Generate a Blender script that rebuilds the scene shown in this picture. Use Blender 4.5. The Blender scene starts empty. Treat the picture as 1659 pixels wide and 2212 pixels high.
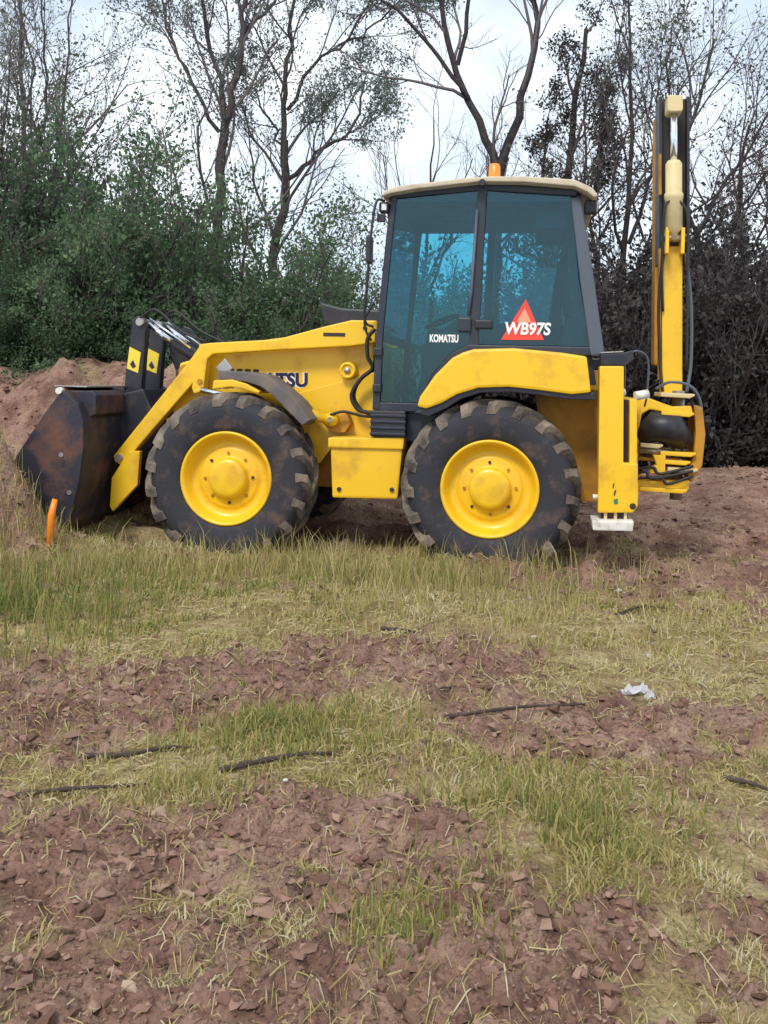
import bpy, bmesh, math, random
import numpy as np
from mathutils import Vector, Matrix
R = math.radians
scene = bpy.context.scene
C = scene.collection

# ------------------------------------------------------------------ camera
cam_d = bpy.data.cameras.new('camera'); cam = bpy.data.objects.new('camera', cam_d); C.objects.link(cam)
cam_d.sensor_fit = 'VERTICAL'; cam_d.sensor_height = 36.0; cam_d.lens = 36.0 * 2108.0 / 2212.0
cam_d.shift_y = -(1106.0 - 822.0) / 2212.0
cam_d.clip_start = 0.05; cam_d.clip_end = 2000.0
cam.matrix_world = Matrix.Translation((0, 0, 1.55)) @ Matrix.Rotation(R(90), 4, 'X') @ Matrix.Rotation(R(1.5), 4, 'Z')
scene.camera = cam

# ------------------------------------------------------------------ world, sun, exposure
SUN_EL, SUN_AZ = 48.0, 205.0          # degrees; azimuth clockwise from +Y (sun behind the camera, to its left)
w = bpy.data.worlds.new('World'); scene.world = w; w.use_nodes = True
nt = w.node_tree; N = nt.nodes; L = nt.links
for n in list(N): N.remove(n)
wo = N.new('ShaderNodeOutputWorld'); bg = N.new('ShaderNodeBackground'); bg.inputs['Strength'].default_value = 0.1
sky = N.new('ShaderNodeTexSky'); sky.sky_type = 'NISHITA'; sky.sun_disc = False
sky.sun_elevation = R(SUN_EL); sky.sun_rotation = R(SUN_AZ)
tc = N.new('ShaderNodeTexCoord'); mp = N.new('ShaderNodeMapping'); mp.inputs['Scale'].default_value = (1.0, 1.0, 2.2)
nz = N.new('ShaderNodeTexNoise'); nz.inputs['Scale'].default_value = 2.1; nz.inputs['Detail'].default_value = 6; nz.inputs['Roughness'].default_value = .55
cr = N.new('ShaderNodeValToRGB'); cr.color_ramp.elements[0].position = .30; cr.color_ramp.elements[0].color = (.62,)*3 + (1,)
cr.color_ramp.elements[1].position = .56; cr.color_ramp.elements[1].color = (1, 1, 1, 1)
cc = N.new('ShaderNodeValToRGB'); cc.color_ramp.elements[0].position = .36; cc.color_ramp.elements[0].color = (.50, .60, .70, 1)
cc.color_ramp.elements[1].position = .66; cc.color_ramp.elements[1].color = (.86, .90, .94, 1)
sc = N.new('ShaderNodeMixRGB'); sc.blend_type = 'MULTIPLY'; sc.inputs['Fac'].default_value = 1; sc.inputs['Color2'].default_value = (9.2, 9.2, 9.2, 1)
mx = N.new('ShaderNodeMixRGB')
L.new(tc.outputs['Generated'], mp.inputs['Vector']); L.new(mp.outputs[0], nz.inputs['Vector'])
L.new(nz.outputs['Fac'], cr.inputs[0]); L.new(nz.outputs['Fac'], cc.inputs[0]); L.new(cc.outputs[0], sc.inputs['Color1'])
L.new(cr.outputs[0], mx.inputs['Fac']); L.new(sky.outputs[0], mx.inputs['Color1']); L.new(sc.outputs[0], mx.inputs['Color2'])
L.new(mx.outputs[0], bg.inputs['Color']); L.new(bg.outputs[0], wo.inputs['Surface'])
sd = bpy.data.lights.new('sun', 'SUN'); sd.energy = 1.5; sd.angle = R(14); sd.color = (1, .96, .9)
sun = bpy.data.objects.new('sun', sd); C.objects.link(sun)
dv = Vector((math.sin(R(SUN_AZ)) * math.cos(R(SUN_EL)), math.cos(R(SUN_AZ)) * math.cos(R(SUN_EL)), math.sin(R(SUN_EL))))
sun.rotation_euler = dv.to_track_quat('Z', 'Y').to_euler(); sun.location = dv * 30
vs = scene.view_settings; vs.view_transform = 'Standard'; vs.look = 'None'; vs.gamma = 1.0; vs.exposure = 0.70; vs.use_curve_mapping = False

# ------------------------------------------------------------------ materials
def mat(name, col, rough=.6, metal=0.0, spec=.5, noise=None, bump=None, coat=0.0):
    """noise=(scale, second colour, low, high[, detail]); bump=(scale, strength, distance)"""
    m = bpy.data.materials.new(name); m.use_nodes = True
    n = m.node_tree.nodes; l = m.node_tree.links; b = n['Principled BSDF']
    b.inputs['Base Color'].default_value = (*col, 1); b.inputs['Roughness'].default_value = rough
    b.inputs['Metallic'].default_value = metal; b.inputs['Specular IOR Level'].default_value = spec
    b.inputs['Coat Weight'].default_value = coat
    t = n.new('ShaderNodeTexCoord')
    if noise:
        q = n.new('ShaderNodeTexNoise'); q.inputs['Scale'].default_value = noise[0]; q.inputs['Detail'].default_value = noise[4] if len(noise) > 4 else 7
        q.inputs['Roughness'].default_value = .65
        r = n.new('ShaderNodeValToRGB'); r.color_ramp.elements[0].position = noise[2]; r.color_ramp.elements[1].position = noise[3]
        x = n.new('ShaderNodeMixRGB'); x.inputs['Color1'].default_value = (*col, 1); x.inputs['Color2'].default_value = (*noise[1], 1)
        l.new(t.outputs['Object'], q.inputs['Vector']); l.new(q.outputs['Fac'], r.inputs[0]); l.new(r.outputs[0], x.inputs['Fac'])
        l.new(x.outputs[0], b.inputs['Base Color'])
        rr = n.new('ShaderNodeMapRange'); rr.inputs['To Min'].default_value = rough; rr.inputs['To Max'].default_value = min(1, rough + .3)
        l.new(r.outputs[0], rr.inputs['Value']); l.new(rr.outputs[0], b.inputs['Roughness'])
    if bump:
        q = n.new('ShaderNodeTexNoise'); q.inputs['Scale'].default_value = bump[0]; q.inputs['Detail'].default_value = 6
        bp = n.new('ShaderNodeBump'); bp.inputs['Strength'].default_value = bump[1]; bp.inputs['Distance'].default_value = bump[2]
        l.new(t.outputs['Object'], q.inputs['Vector']); l.new(q.outputs['Fac'], bp.inputs['Height']); l.new(bp.outputs[0], b.inputs['Normal'])
    return m
def attr_mat(name, stops, rough=.7, transl=0.0, attr='tint', spec=.3):
    """colour from a per-piece attribute through a ramp"""
    m = bpy.data.materials.new(name); m.use_nodes = True
    n = m.node_tree.nodes; l = m.node_tree.links; b = n['Principled BSDF']; o = n['Material Output']
    a = n.new('ShaderNodeAttribute'); a.attribute_name = attr
    r = n.new('ShaderNodeValToRGB')
    while len(r.color_ramp.elements) < len(stops): r.color_ramp.elements.new(.5)
    for e, (p, c) in zip(r.color_ramp.elements, stops): e.position = p; e.color = (*c, 1)
    l.new(a.outputs['Fac'], r.inputs[0]); l.new(r.outputs[0], b.inputs['Base Color'])
    b.inputs['Roughness'].default_value = rough; b.inputs['Specular IOR Level'].default_value = spec
    if transl:
        t = n.new('ShaderNodeBsdfTranslucent'); l.new(r.outputs[0], t.inputs['Color'])
        x = n.new('ShaderNodeMixShader'); x.inputs[0].default_value = transl
        l.new(b.outputs[0], x.inputs[1]); l.new(t.outputs[0], x.inputs[2]); l.new(x.outputs[0], o.inputs['Surface'])
    return m
def glass_mat(name, tint, refl=1.0):
    m = bpy.data.materials.new(name); m.use_nodes = True
    n = m.node_tree.nodes; l = m.node_tree.links; o = n['Material Output']; n.remove(n['Principled BSDF'])
    t = n.new('ShaderNodeBsdfTransparent'); t.inputs[0].default_value = (*tint, 1)
    g = n.new('ShaderNodeBsdfGlossy'); g.inputs['Roughness'].default_value = .03; g.inputs['Color'].default_value = (.75, .92, 1, 1)
    f = n.new('ShaderNodeFresnel'); f.inputs['IOR'].default_value = 1.5
    k = n.new('ShaderNodeMath'); k.operation = 'MULTIPLY'; k.inputs[1].default_value = refl; k.use_clamp = True
    x = n.new('ShaderNodeMixShader'); l.new(f.outputs[0], k.inputs[0]); l.new(k.outputs[0], x.inputs[0])
    l.new(t.outputs[0], x.inputs[1]); l.new(g.outputs[0], x.inputs[2]); l.new(x.outputs[0], o.inputs['Surface'])
    return m
M = {}
M['yellow'] = mat('yellow_paint', (.86, .51, .014), .38, noise=(3.2, (.48, .215, .02), .52, .80), bump=(40, .05, .004), coat=.15)
M['yellow_dirty_shaded'] = mat('yellow_paint_dirty_shaded', (.52, .24, .015), .6, noise=(2.2, (.16, .075, .03), .42, .72))  # dirty yellow; on the rear chassis plates its dark tone stands for shade
M['pale_yellow'] = mat('faded_yellow_paint', (.66, .52, .27), .55, noise=(5, (.45, .35, .2), .5, .8))
M['black'] = mat('black_paint', (.016, .017, .026), .45, noise=(6, (.06, .045, .04), .5, .8))
M['cabgrey'] = mat('charcoal_cab_paint', (.022, .026, .042), .42, noise=(8, (.05, .05, .055), .55, .8))
M['pillar'] = mat('slate_grey_trim', (.085, .10, .13), .45)
M['bucket'] = mat('worn_bucket_steel', (.035, .034, .05), .5, .3, noise=(3.5, (.16, .075, .05), .46, .66), bump=(25, .2, .01))
M['rubber'] = mat('muddy_rubber', (.026, .026, .034), .8, noise=(4.5, (.15, .095, .07), .50, .74), bump=(60, .35, .01))
M['rubber_lug'] = mat('mud_caked_lugs', (.05, .042, .04), .9, noise=(3.0, (.30, .235, .18), .40, .66), bump=(50, .6, .015))
M['chrome'] = mat('chrome_rod', (.8, .84, .9), .18, 1.0)
M['steel'] = mat('bare_steel', (.42, .40, .38), .4, .8, noise=(12, (.2, .13, .09), .5, .75))
M['white'] = mat('chalky_white_metal', (.72, .70, .64), .6, noise=(14, (.35, .28, .2), .5, .75))
M['roof'] = mat('cream_roof_plastic', (.55, .46, .33), .55, noise=(6, (.36, .29, .2), .5, .8))
M['orange'] = mat('orange_lens', (.85, .25, .02), .25)
M['red'] = mat('red_sign', (.75, .06, .035), .4)
M['signrim'] = mat('sign_border', (.85, .32, .2), .4)
M['decal_white'] = mat('white_decal', (.82, .82, .82), .5)
M['decal_dark'] = mat('dark_blue_decal', (.012, .012, .05), .4)
M['sticker'] = mat('yellow_sticker', (.80, .60, .05), .45)
M['lamp'] = mat('lamp_glass', (.75, .78, .8), .15)
M['hose'] = mat('rubber_hose', (.02, .017, .017), .55)
M['seat'] = mat('seat_fabric', (.02, .022, .028), .8)
M['green_decal'] = mat('green_decal', (.02, .2, .1), .5)
M['glass'] = glass_mat('tinted_cab_glass', (.52, .84, .90), 1.35)
M['bark'] = mat('grey_brown_bark', (.085, .068, .062), .9, noise=(9, (.035, .028, .03), .4, .7), bump=(30, .5, .02))
M['bark_dark'] = mat('dark_bark', (.05, .038, .036), .9, noise=(9, (.022, .018, .02), .4, .7), bump=(30, .5, .02))
M['twig'] = mat('twig_bark', (.13, .105, .105), .9)
M['twig_dark'] = mat('dark_twig_bark', (.085, .065, .068), .9)
M['stick'] = mat('dead_wood', (.055, .035, .03), .9, noise=(20, (.14, .1, .08), .5, .8), bump=(60, .5, .01))
M['litter'] = mat('white_plastic', (.8, .8, .82), .4)
M['stone'] = mat('pale_stone', (.62, .60, .57), .8, noise=(20, (.4, .36, .33), .4, .7))
M['leaf_green'] = attr_mat('hedge_leaves', [(0, (.06, .10, .058)), (.45, (.105, .18, .088)), (.8, (.18, .26, .13)), (1, (.29, .32, .17))], .6, .45)
M['leaf_grey'] = attr_mat('grey_green_leaves', [(0, (.08, .09, .07)), (.6, (.15, .17, .125)), (1, (.25, .25, .17))], .7, .4)
M['leaf_dark'] = attr_mat('dark_ivy_leaves', [(0, (.035, .032, .034)), (.6, (.066, .060, .056)), (1, (.11, .10, .08))], .6, .3)
M['leaf_spring'] = attr_mat('spring_leaves', [(0, (.10, .125, .11)), (.6, (.17, .21, .18)), (1, (.27, .31, .25))], .7, .4)
M['grass'] = attr_mat('field_grass', [(0, (.09, .14, .035)), (.28, (.20, .23, .06)), (.55, (.38, .31, .11)), (.85, (.50, .41, .20)), (1, (.58, .51, .33))], .75, .3)
M['clod'] = attr_mat('soil_clods', [(0, (.12, .065, .048)), (.5, (.25, .148, .112)), (.85, (.35, .23, .172)), (1, (.45, .34, .25))], .95, spec=.15)

# ------------------------------------------------------------------ mesh helpers
def link(name, me, m, parent=None, loc=(0, 0, 0), rot=(0, 0, 0), smooth=False):
    if m is not None and not me.materials: me.materials.append(m)
    if smooth: me.polygons.foreach_set('use_smooth', [True] * len(me.polygons))
    o = bpy.data.objects.new(name, me); C.objects.link(o)
    o.location = loc; o.rotation_euler = rot
    if parent: o.parent = parent
    return o
def tag(o, label=None, cat=None, group=None, kind=None):
    if label: o['label'] = label
    if cat: o['category'] = cat
    if group: o['group'] = group
    if kind: o['kind'] = kind
    return o
def empty(name, loc=(0, 0, 0), rz=0, parent=None):
    o = bpy.data.objects.new(name, None); C.objects.link(o); o.location = loc; o.rotation_euler = (0, 0, rz); o.empty_display_size = .2
    if parent: o.parent = parent
    return o
def copy_tree(o, parent=None):
    c = o.copy(); C.objects.link(c); c.parent = parent
    for ch in list(o.children): copy_tree(ch, c)
    return c
class B:
    """collects shapes into one mesh"""
    def __init__(s): s.bm = bmesh.new()
    def _bev(s, geom_faces, bev, seg=2):
        if bev > 0:
            es = list({e for f in geom_faces for e in f.edges if len(e.link_faces) == 2 and e.calc_face_angle(0) > .5})
            bmesh.ops.bevel(s.bm, geom=es, offset=bev, segments=seg, affect='EDGES', profile=.6, clamp_overlap=True)
    def prism(s, poly, y0, y1, bev=.008):
        bm = s.bm
        a = [bm.verts.new((x, y0, z)) for x, z in poly]; b = [bm.verts.new((x, y1, z)) for x, z in poly]
        fs = [bm.faces.new(a), bm.faces.new(b[::-1])]; n = len(poly)
        for i in range(n): fs.append(bm.faces.new((a[i], b[i], b[(i + 1) % n], a[(i + 1) % n])))
        bmesh.ops.recalc_face_normals(bm, faces=fs); s._bev(fs, bev); return s
    def box(s, x0, x1, y0, y1, z0, z1, bev=.008): return s.prism([(x0, z0), (x1, z0), (x1, z1), (x0, z1)], y0, y1, bev)
    def tube(s, pts, r, seg=10, cap=True):
        bm = s.bm; pts = [Vector(p) for p in pts]; n = len(pts); rs = r if isinstance(r, (list, tuple)) else [r] * n
        rings = []; prev = None
        for i, p in enumerate(pts):
            t = (pts[min(i + 1, n - 1)] - pts[max(i - 1, 0)]).normalized()
            if prev is None:
                u = t.orthogonal().normalized()
            else:
                u = (prev - t * prev.dot(t)).normalized()
            prev = u; v = t.cross(u)
            rings.append([bm.verts.new(p + (u * math.cos(2 * math.pi * k / seg) + v * math.sin(2 * math.pi * k / seg)) * rs[i]) for k in range(seg)])
        for i in range(n - 1):
            for k in range(seg):
                f = bm.faces.new((rings[i][k], rings[i][(k + 1) % seg], rings[i + 1][(k + 1) % seg], rings[i + 1][k])); f.smooth = True
        if cap: bm.faces.new(rings[0][::-1]); bm.faces.new(rings[-1])
        return s
    def lathe(s, prof, seg=48, center=(0, 0, 0)):
        """prof: (radius, y) turned about the y axis"""
        bm = s.bm; c = Vector(center); rings = []
        for r, y in prof:
            if r < 1e-5: rings.append([bm.verts.new(c + Vector((0, y, 0)))])
            else: rings.append([bm.verts.new(c + Vector((r * math.cos(2 * math.pi * k / seg), y, r * math.sin(2 * math.pi * k / seg)))) for k in range(seg)])
        for a, b in zip(rings, rings[1:]):
            for k in range(seg):
                k2 = (k + 1) % seg
                vs_ = ([a[0]] if len(a) == 1 else [a[k], a[k2]]) + ([b[0]] if len(b) == 1 else [b[k2], b[k]])
                f = bm.faces.new(vs_); f.smooth = True
        return s
    def build(s, name, m, parent=None, loc=(0, 0, 0), rot=(0, 0, 0)):
        bmesh.ops.recalc_face_normals(s.bm, faces=s.bm.faces)
        me = bpy.data.meshes.new(name); s.bm.to_mesh(me); s.bm.free()
        return link(name, me, m, parent, loc, rot)
def bez(p, n=16):
    """smooth curve through the points (Catmull-Rom)"""
    P = [Vector(q) for q in p]; P = [P[0] * 2 - P[1]] + P + [P[-1] * 2 - P[-2]]; out = []
    for i in range(1, len(P) - 2):
        for k in range(n):
            t = k / n; a, b, c, d = P[i - 1], P[i], P[i + 1], P[i + 2]
            out.append(.5 * ((2 * b) + (c - a) * t + (2 * a - 5 * b + 4 * c - d) * t * t + (3 * b - a - 3 * c + d) * t ** 3))
    return out + [P[-2]]
def np_mesh(name, V, F):
    """V (n,3), F (m,k) one face size, or a list of such arrays"""
    Fs = F if isinstance(F, list) else [F]
    me = bpy.data.meshes.new(name); me.vertices.add(len(V)); me.vertices.foreach_set('co', np.asarray(V, np.float32).ravel())
    tot = sum(f.size for f in Fs); cnt = sum(len(f) for f in Fs)
    me.loops.add(tot); me.loops.foreach_set('vertex_index', np.concatenate([f.ravel() for f in Fs]).astype(np.int32))
    me.polygons.add(cnt); sz = np.concatenate([np.full(len(f), f.shape[1]) for f in Fs])
    st = np.concatenate([[0], np.cumsum(sz)[:-1]]).astype(np.int32)
    me.polygons.foreach_set('loop_start', st)
    me.update(calc_edges=True); me.validate(); return me
def set_attr(me, name, vals):
    a = me.attributes.new(name, 'FLOAT', 'POINT'); a.data.foreach_set('value', np.asarray(vals, np.float32))

# ------------------------------------------------------------------ noise for the terrain
rs0 = np.random.RandomState(4); TAB = rs0.rand(256, 256)
def vnoise(x, y):
    xi = np.floor(x).astype(int); yi = np.floor(y).astype(int); fx = x - xi; fy = y - yi
    fx = fx * fx * (3 - 2 * fx); fy = fy * fy * (3 - 2 * fy)
    g = lambda a, b: TAB[a & 255, b & 255]
    return (g(xi, yi) * (1 - fx) + g(xi + 1, yi) * fx) * (1 - fy) + (g(xi, yi + 1) * (1 - fx) + g(xi + 1, yi + 1) * fx) * fy
def fbm(x, y, s, o=4, rough=.5):
    v = 0; a = 1; t = 0
    for i in range(o): v = v + a * vnoise(x * s + 17.3 * i, y * s + 9.1 * i); t += a; a *= rough; s *= 2.03
    return v / t
def sst(a, b, x): t = np.clip((x - a) / (b - a), 0, 1); return t * t * (3 - 2 * t)
ROOT = (.852, 7.69, 0.0); PSI = R(9); cp, sp = math.cos(PSI), math.sin(PSI)
def to_local(x, y):
    dx, dy = x - ROOT[0], y - ROOT[1]; return dx * cp - dy * sp, dx * sp + dy * cp
def blob(x, y, cx, cy, rx, ry, ang=0):
    c, s = math.cos(ang), math.sin(ang); u = ((x - cx) * c + (y - cy) * s) / rx; v = (-(x - cx) * s + (y - cy) * c) / ry
    return np.exp(-(u * u + v * v))
def soil_mask(x, y):
    """1 = bare earth, 0 = covered with grass"""
    n = fbm(x, y, 1.1, 4) - .5; n2 = fbm(x + 40, y, 3.5, 3) - .5; n3 = fbm(x + 11, y + 60, 11, 3) - .5
    # bare strip running from the lower left towards the middle
    strip = np.exp(-((y - (4.45 + .38 * (x + 1))) / .62) ** 2) * sst(1.2, .1, x)
    near = sst(3.55, 3.1, y) * (.55 + .25 * sst(.4, -.4, x))
    right = blob(x, y, 1.0, 4.05, .85, .36) + .8 * blob(x, y, .25, 5.2, .6, .3)
    rear = 1.1 * blob(x, y, 3.0, 7.6, 1.6, 1.3) + blob(x, y, 1.4, 7.35, .9, .22)
    bank = sst(8.6, 9.6, y)
    heap = 1.3 * blob(x, y, -3.7, 8.0, 1.1, .55)
    tuft = blob(x, y, -.30, 4.02, .42, .34) + .9 * blob(x, y, .62, 3.25, .36, .42) + .8 * blob(x, y, -.66, 3.42, .15, .12) + .6 * blob(x, y, .08, 2.6, .18, .2) + .5 * blob(x, y, 1.0, 2.9, .25, .3)
    m = strip * 1.0 + near + right + rear + bank + heap - 1.1 * tuft + .20 + 1.0 * n + 1.3 * n2 + 1.3 * n3
    return np.clip(sst(.25, .80, m), 0, 1)
def height(x, y):
    lx, ly = to_local(x, y)
    sm = soil_mask(x, y)
    h = .085 + .10 * (fbm(x, y, .55, 3) - .5) + .09 * (fbm(x + 9, y, 1.7, 3) - .5)
    rough = fbm(x + 3, y + 5, 5.5, 4, .6) - .5
    fade = sst(11.5, 8, y) * .8 + .2 * sst(20, 11, y)
    rough2 = fbm(x * .7 + 71, y + 15, 14, 3, .6) - .5
    bl1 = np.abs(fbm(x * .8 + 51, y * 1.1 + 8, 7.5, 2, .4) - .5) * 2; bl2 = np.abs(fbm(x + 5, y + 81, 17, 2, .5) - .5) * 2
    h = h + fade * ((.05 + .07 * sm) * rough + (.012 + .085 * sm) * (bl1 - .25) + (.008 + .042 * sm) * (bl2 - .25) + .012 * rough2)
    # wheel tracks pressed into the earth, with a lip of earth beside them
    for ty in (.22, 1.98):
        d = np.abs(ly - ty); on = sst(-4.2, -2.6, lx) * sst(14, 4, lx)
        h = h - on * .085 * sst(.34, .2, d) + on * .06 * np.exp(-((d - .42) / .12) ** 2)
    # earth bank behind the machine and the heap being pushed
    bk = np.exp(-((y - 12.2 - .4 * np.sin(x * .7)) / 1.5) ** 2) * (.25 + 1.25 * sst(.5, -2.2, x) + .25 * sst(2, 5, x))
    h = h + bk * (1 + .16 * rough + .5 * (fbm(x, y, 1.3, 3) - .5))
    hp = blob(x, y, -4.15, 7.9, .85, .62) * 1.15 + blob(x, y, -3.25, 7.78, .52, .28) * .66 + blob(x, y, -5.0, 9.0, 1.4, 1.1) * .9
    h = h + hp * (1 + .5 * rough)
    return h

# ------------------------------------------------------------------ ground sheet
def ground_material():
    m = bpy.data.materials.new('field_earth'); m.use_nodes = True; n = m.node_tree.nodes; l = m.node_tree.links; b = n['Principled BSDF']
    b.inputs['Roughness'].default_value = .95; b.inputs['Specular IOR Level'].default_value = .15
    t = n.new('ShaderNodeTexCoord'); a = n.new('ShaderNodeAttribute'); a.attribute_name = 'soil'
    def ramp(scale, stops, det=8):
        q = n.new('ShaderNodeTexNoise'); q.inputs['Scale'].default_value = scale; q.inputs['Detail'].default_value = det; q.inputs['Roughness'].default_value = .7
        l.new(t.outputs['Object'], q.inputs['Vector']); r = n.new('ShaderNodeValToRGB')
        while len(r.color_ramp.elements) < len(stops): r.color_ramp.elements.new(.5)
        for e, (p, c) in zip(r.color_ramp.elements, stops): e.position = p; e.color = (*c, 1)
        l.new(q.outputs['Fac'], r.inputs[0]); return r
    s1 = ramp(3.4, [(.28, (.105, .056, .042)), (.44, (.235, .132, .098)), (.58, (.34, .215, .16)), (.74, (.46, .345, .235))])
    s2 = ramp(6.0, [(.28, (.13, .08, .05)), (.46, (.29, .21, .10)), (.62, (.44, .345, .19)), (.8, (.22, .21, .075))])
    x = n.new('ShaderNodeMixRGB'); l.new(a.outputs['Fac'], x.inputs['Fac']); l.new(s2.outputs[0], x.inputs['Color1']); l.new(s1.outputs[0], x.inputs['Color2'])
    l.new(x.outputs[0], b.inputs['Base Color'])
    q = n.new('ShaderNodeTexNoise'); q.inputs['Scale'].default_value = 28; q.inputs['Detail'].default_value = 8; q.inputs['Roughness'].default_value = .7
    bp = n.new('ShaderNodeBump'); bp.inputs['Strength'].default_value = .7; bp.inputs['Distance'].default_value = .03
    v = n.new('ShaderNodeTexVoronoi'); v.inputs['Scale'].default_value = 46; v.inputs['Randomness'].default_value = 1
    q2 = n.new('ShaderNodeTexNoise'); q2.inputs['Scale'].default_value = 16; q2.inputs['Detail'].default_value = 4
    wv = n.new('ShaderNodeMixRGB'); wv.blend_type = 'ADD'; wv.inputs['Fac'].default_value = .12; l.new(t.outputs['Object'], wv.inputs['Color1']); l.new(q2.outputs['Color'], wv.inputs['Color2']); l.new(wv.outputs[0], v.inputs['Vector'])
    bp2 = n.new('ShaderNodeBump'); bp2.invert = True; bp2.inputs['Strength'].default_value = .8; bp2.inputs['Distance'].default_value = .014; l.new(v.outputs['Distance'], bp2.inputs['Height'])
    l.new(t.outputs['Object'], q.inputs['Vector']); l.new(q.outputs['Fac'], bp.inputs['Height']); l.new(bp2.outputs[0], bp.inputs['Normal']); l.new(bp.outputs[0], b.inputs['Normal'])
    # flecks of dry crumbs and dark damp spots
    fk = ramp(55, [(.36, (.45, .42, .42)), (.5, (1, 1, 1)), (.64, (1.0, 1.0, 1.0)), (.72, (1.5, 1.42, 1.25))], 4); mu = n.new('ShaderNodeMixRGB'); mu.blend_type = 'MULTIPLY'; mu.inputs['Fac'].default_value = .8
    l.new(x.outputs[0], mu.inputs['Color1']); l.new(fk.outputs[0], mu.inputs['Color2']); l.new(mu.outputs[0], b.inputs['Base Color'])
    return m
ys = [-4.0, -2.5, -1.0, -.2]; y = .5
while y < 700: ys.append(y); y += max(.016, .0085 * y) if y < 18 else .06 * y
ys = np.array(ys); nx = 520; tt = np.linspace(-1, 1, nx); tt = np.sign(tt) * np.abs(tt) ** 1.15
X = tt[None, :] * (np.clip(ys, 0, None) * .85 + 1.8)[:, None]; Y = np.repeat(ys[:, None], nx, 1)
Z = height(X, Y); V = np.stack([X, Y, Z], -1).reshape(-1, 3)
ii = np.arange(len(ys) - 1)[:, None] * nx + np.arange(nx - 1)[None, :]; ii = ii.ravel()
me = np_mesh('ground', V, np.stack([ii, ii + 1, ii + nx + 1, ii + nx], -1)); set_attr(me, 'soil', soil_mask(X, Y).ravel())
tag(link('ground', me, ground_material(), smooth=True), kind='structure')

# ------------------------------------------------------------------ loose clods and grass (stuff)
rg = np.random.RandomState(11)
def scatter(n, ymin, ymax, half=.52, power=1.0):
    """points spread over the field, thinning with distance"""
    u = rg.rand(n); y_ = ymin * (ymax / ymin) ** (u ** power); x_ = (rg.rand(n) * 2 - 1) * (y_ * half + .25); return x_, y_
x_, y_ = scatter(34000, 1.7, 12.5); sm = soil_mask(x_, y_); k = rg.rand(len(x_)) < (.10 + .9 * sm); x_, y_, sm = x_[k], y_[k], sm[k]
lx, ly = to_local(x_, y_); k = ~((np.abs(lx + 1.0) < 2.1) & (ly > -.05) & (ly < 2.3)); x_, y_, sm = x_[k], y_[k], sm[k]
sz = .003 + .012 * rg.rand(len(x_)) ** 5.0; sz *= (1 + .5 * sm) * (.75 + .10 * y_)
ph = (1 + 5 ** .5) / 2
ico = np.array([(-1, ph, 0), (1, ph, 0), (-1, -ph, 0), (1, -ph, 0), (0, -1, ph), (0, 1, ph), (0, -1, -ph), (0, 1, -ph), (ph, 0, -1), (ph, 0, 1), (-ph, 0, -1), (-ph, 0, 1)]) / 1.9
icf = np.array([(0, 11, 5), (0, 5, 1), (0, 1, 7), (0, 7, 10), (0, 10, 11), (1, 5, 9), (5, 11, 4), (11, 10, 2), (10, 7, 6), (7, 1, 8), (3, 9, 4), (3, 4, 2), (3, 2, 6), (3, 6, 8), (3, 8, 9), (4, 9, 5), (2, 4, 11), (6, 2, 10), (8, 6, 7), (9, 8, 1)])
n = len(x_); az = rg.rand(n) * 6.283; st = np.stack([.8 + .9 * rg.rand(n), .7 + .5 * rg.rand(n), .4 + .4 * rg.rand(n)], -1)
P = ico[None] * (1 + 1.2 * (rg.rand(n, 12, 1) - .5)) * st[:, None] * sz[:, None, None]
P = np.stack([P[..., 0] * np.cos(az)[:, None] - P[..., 1] * np.sin(az)[:, None], P[..., 0] * np.sin(az)[:, None] + P[..., 1] * np.cos(az)[:, None], P[..., 2]], -1)
P += np.stack([x_, y_, height(x_, y_) + sz * .05], -1)[:, None]
me = np_mesh('soil_clods', P.reshape(-1, 3), (icf[None] + 12 * np.arange(n)[:, None, None]).reshape(-1, 3)); set_attr(me, 'tint', np.repeat(np.clip(rg.rand(n) * .75 + .2 * (rg.rand(n) > .97), 0, 1), 12))
me.attributes.new('sharp_face', 'BOOLEAN', 'FACE').data.foreach_set('value', np.ones(len(me.polygons), bool))
tag(link('soil_clods', me, M['clod']), 'loose red-brown clods of earth lying on the bare strips', 'soil', kind='stuff')

def blades(x_, y_, hgt, wid, lean, tint):
    n = len(x_); z = height(x_, y_) - .01; a = rg.rand(n) * 6.283; d = np.stack([np.cos(a), np.sin(a), np.zeros(n)], -1); pr = np.stack([-np.sin(a), np.cos(a), np.zeros(n)], -1)
    fa = rg.rand(n) * 6.283; wv = np.stack([np.cos(fa), np.sin(fa) * .5, np.zeros(n)], -1) * wid[:, None]
    b0 = np.stack([x_, y_, z], -1); up = np.array([0, 0, 1.0])
    m1 = b0 + up * (hgt * .55)[:, None] + d * (hgt * lean * .35)[:, None]
    t1 = b0 + up * (hgt * (1 - .35 * lean))[:, None] + d * (hgt * lean)[:, None]
    Vv = np.stack([b0 - wv, b0 + wv, m1 - wv * .8, m1 + wv * .8, t1], 1).reshape(-1, 3); k = 5 * np.arange(n)
    return Vv, np.stack([k, k + 1, k + 3, k + 2], -1), np.stack([k + 2, k + 3, k + 4], -1), np.repeat(tint, 5)
parts = []
def under_machine(x_, y_):
    lx, ly = to_local(x_, y_); return ((lx > -3.2) & (lx < 1.0) & (ly > -.02) & (ly < 2.25))
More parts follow.
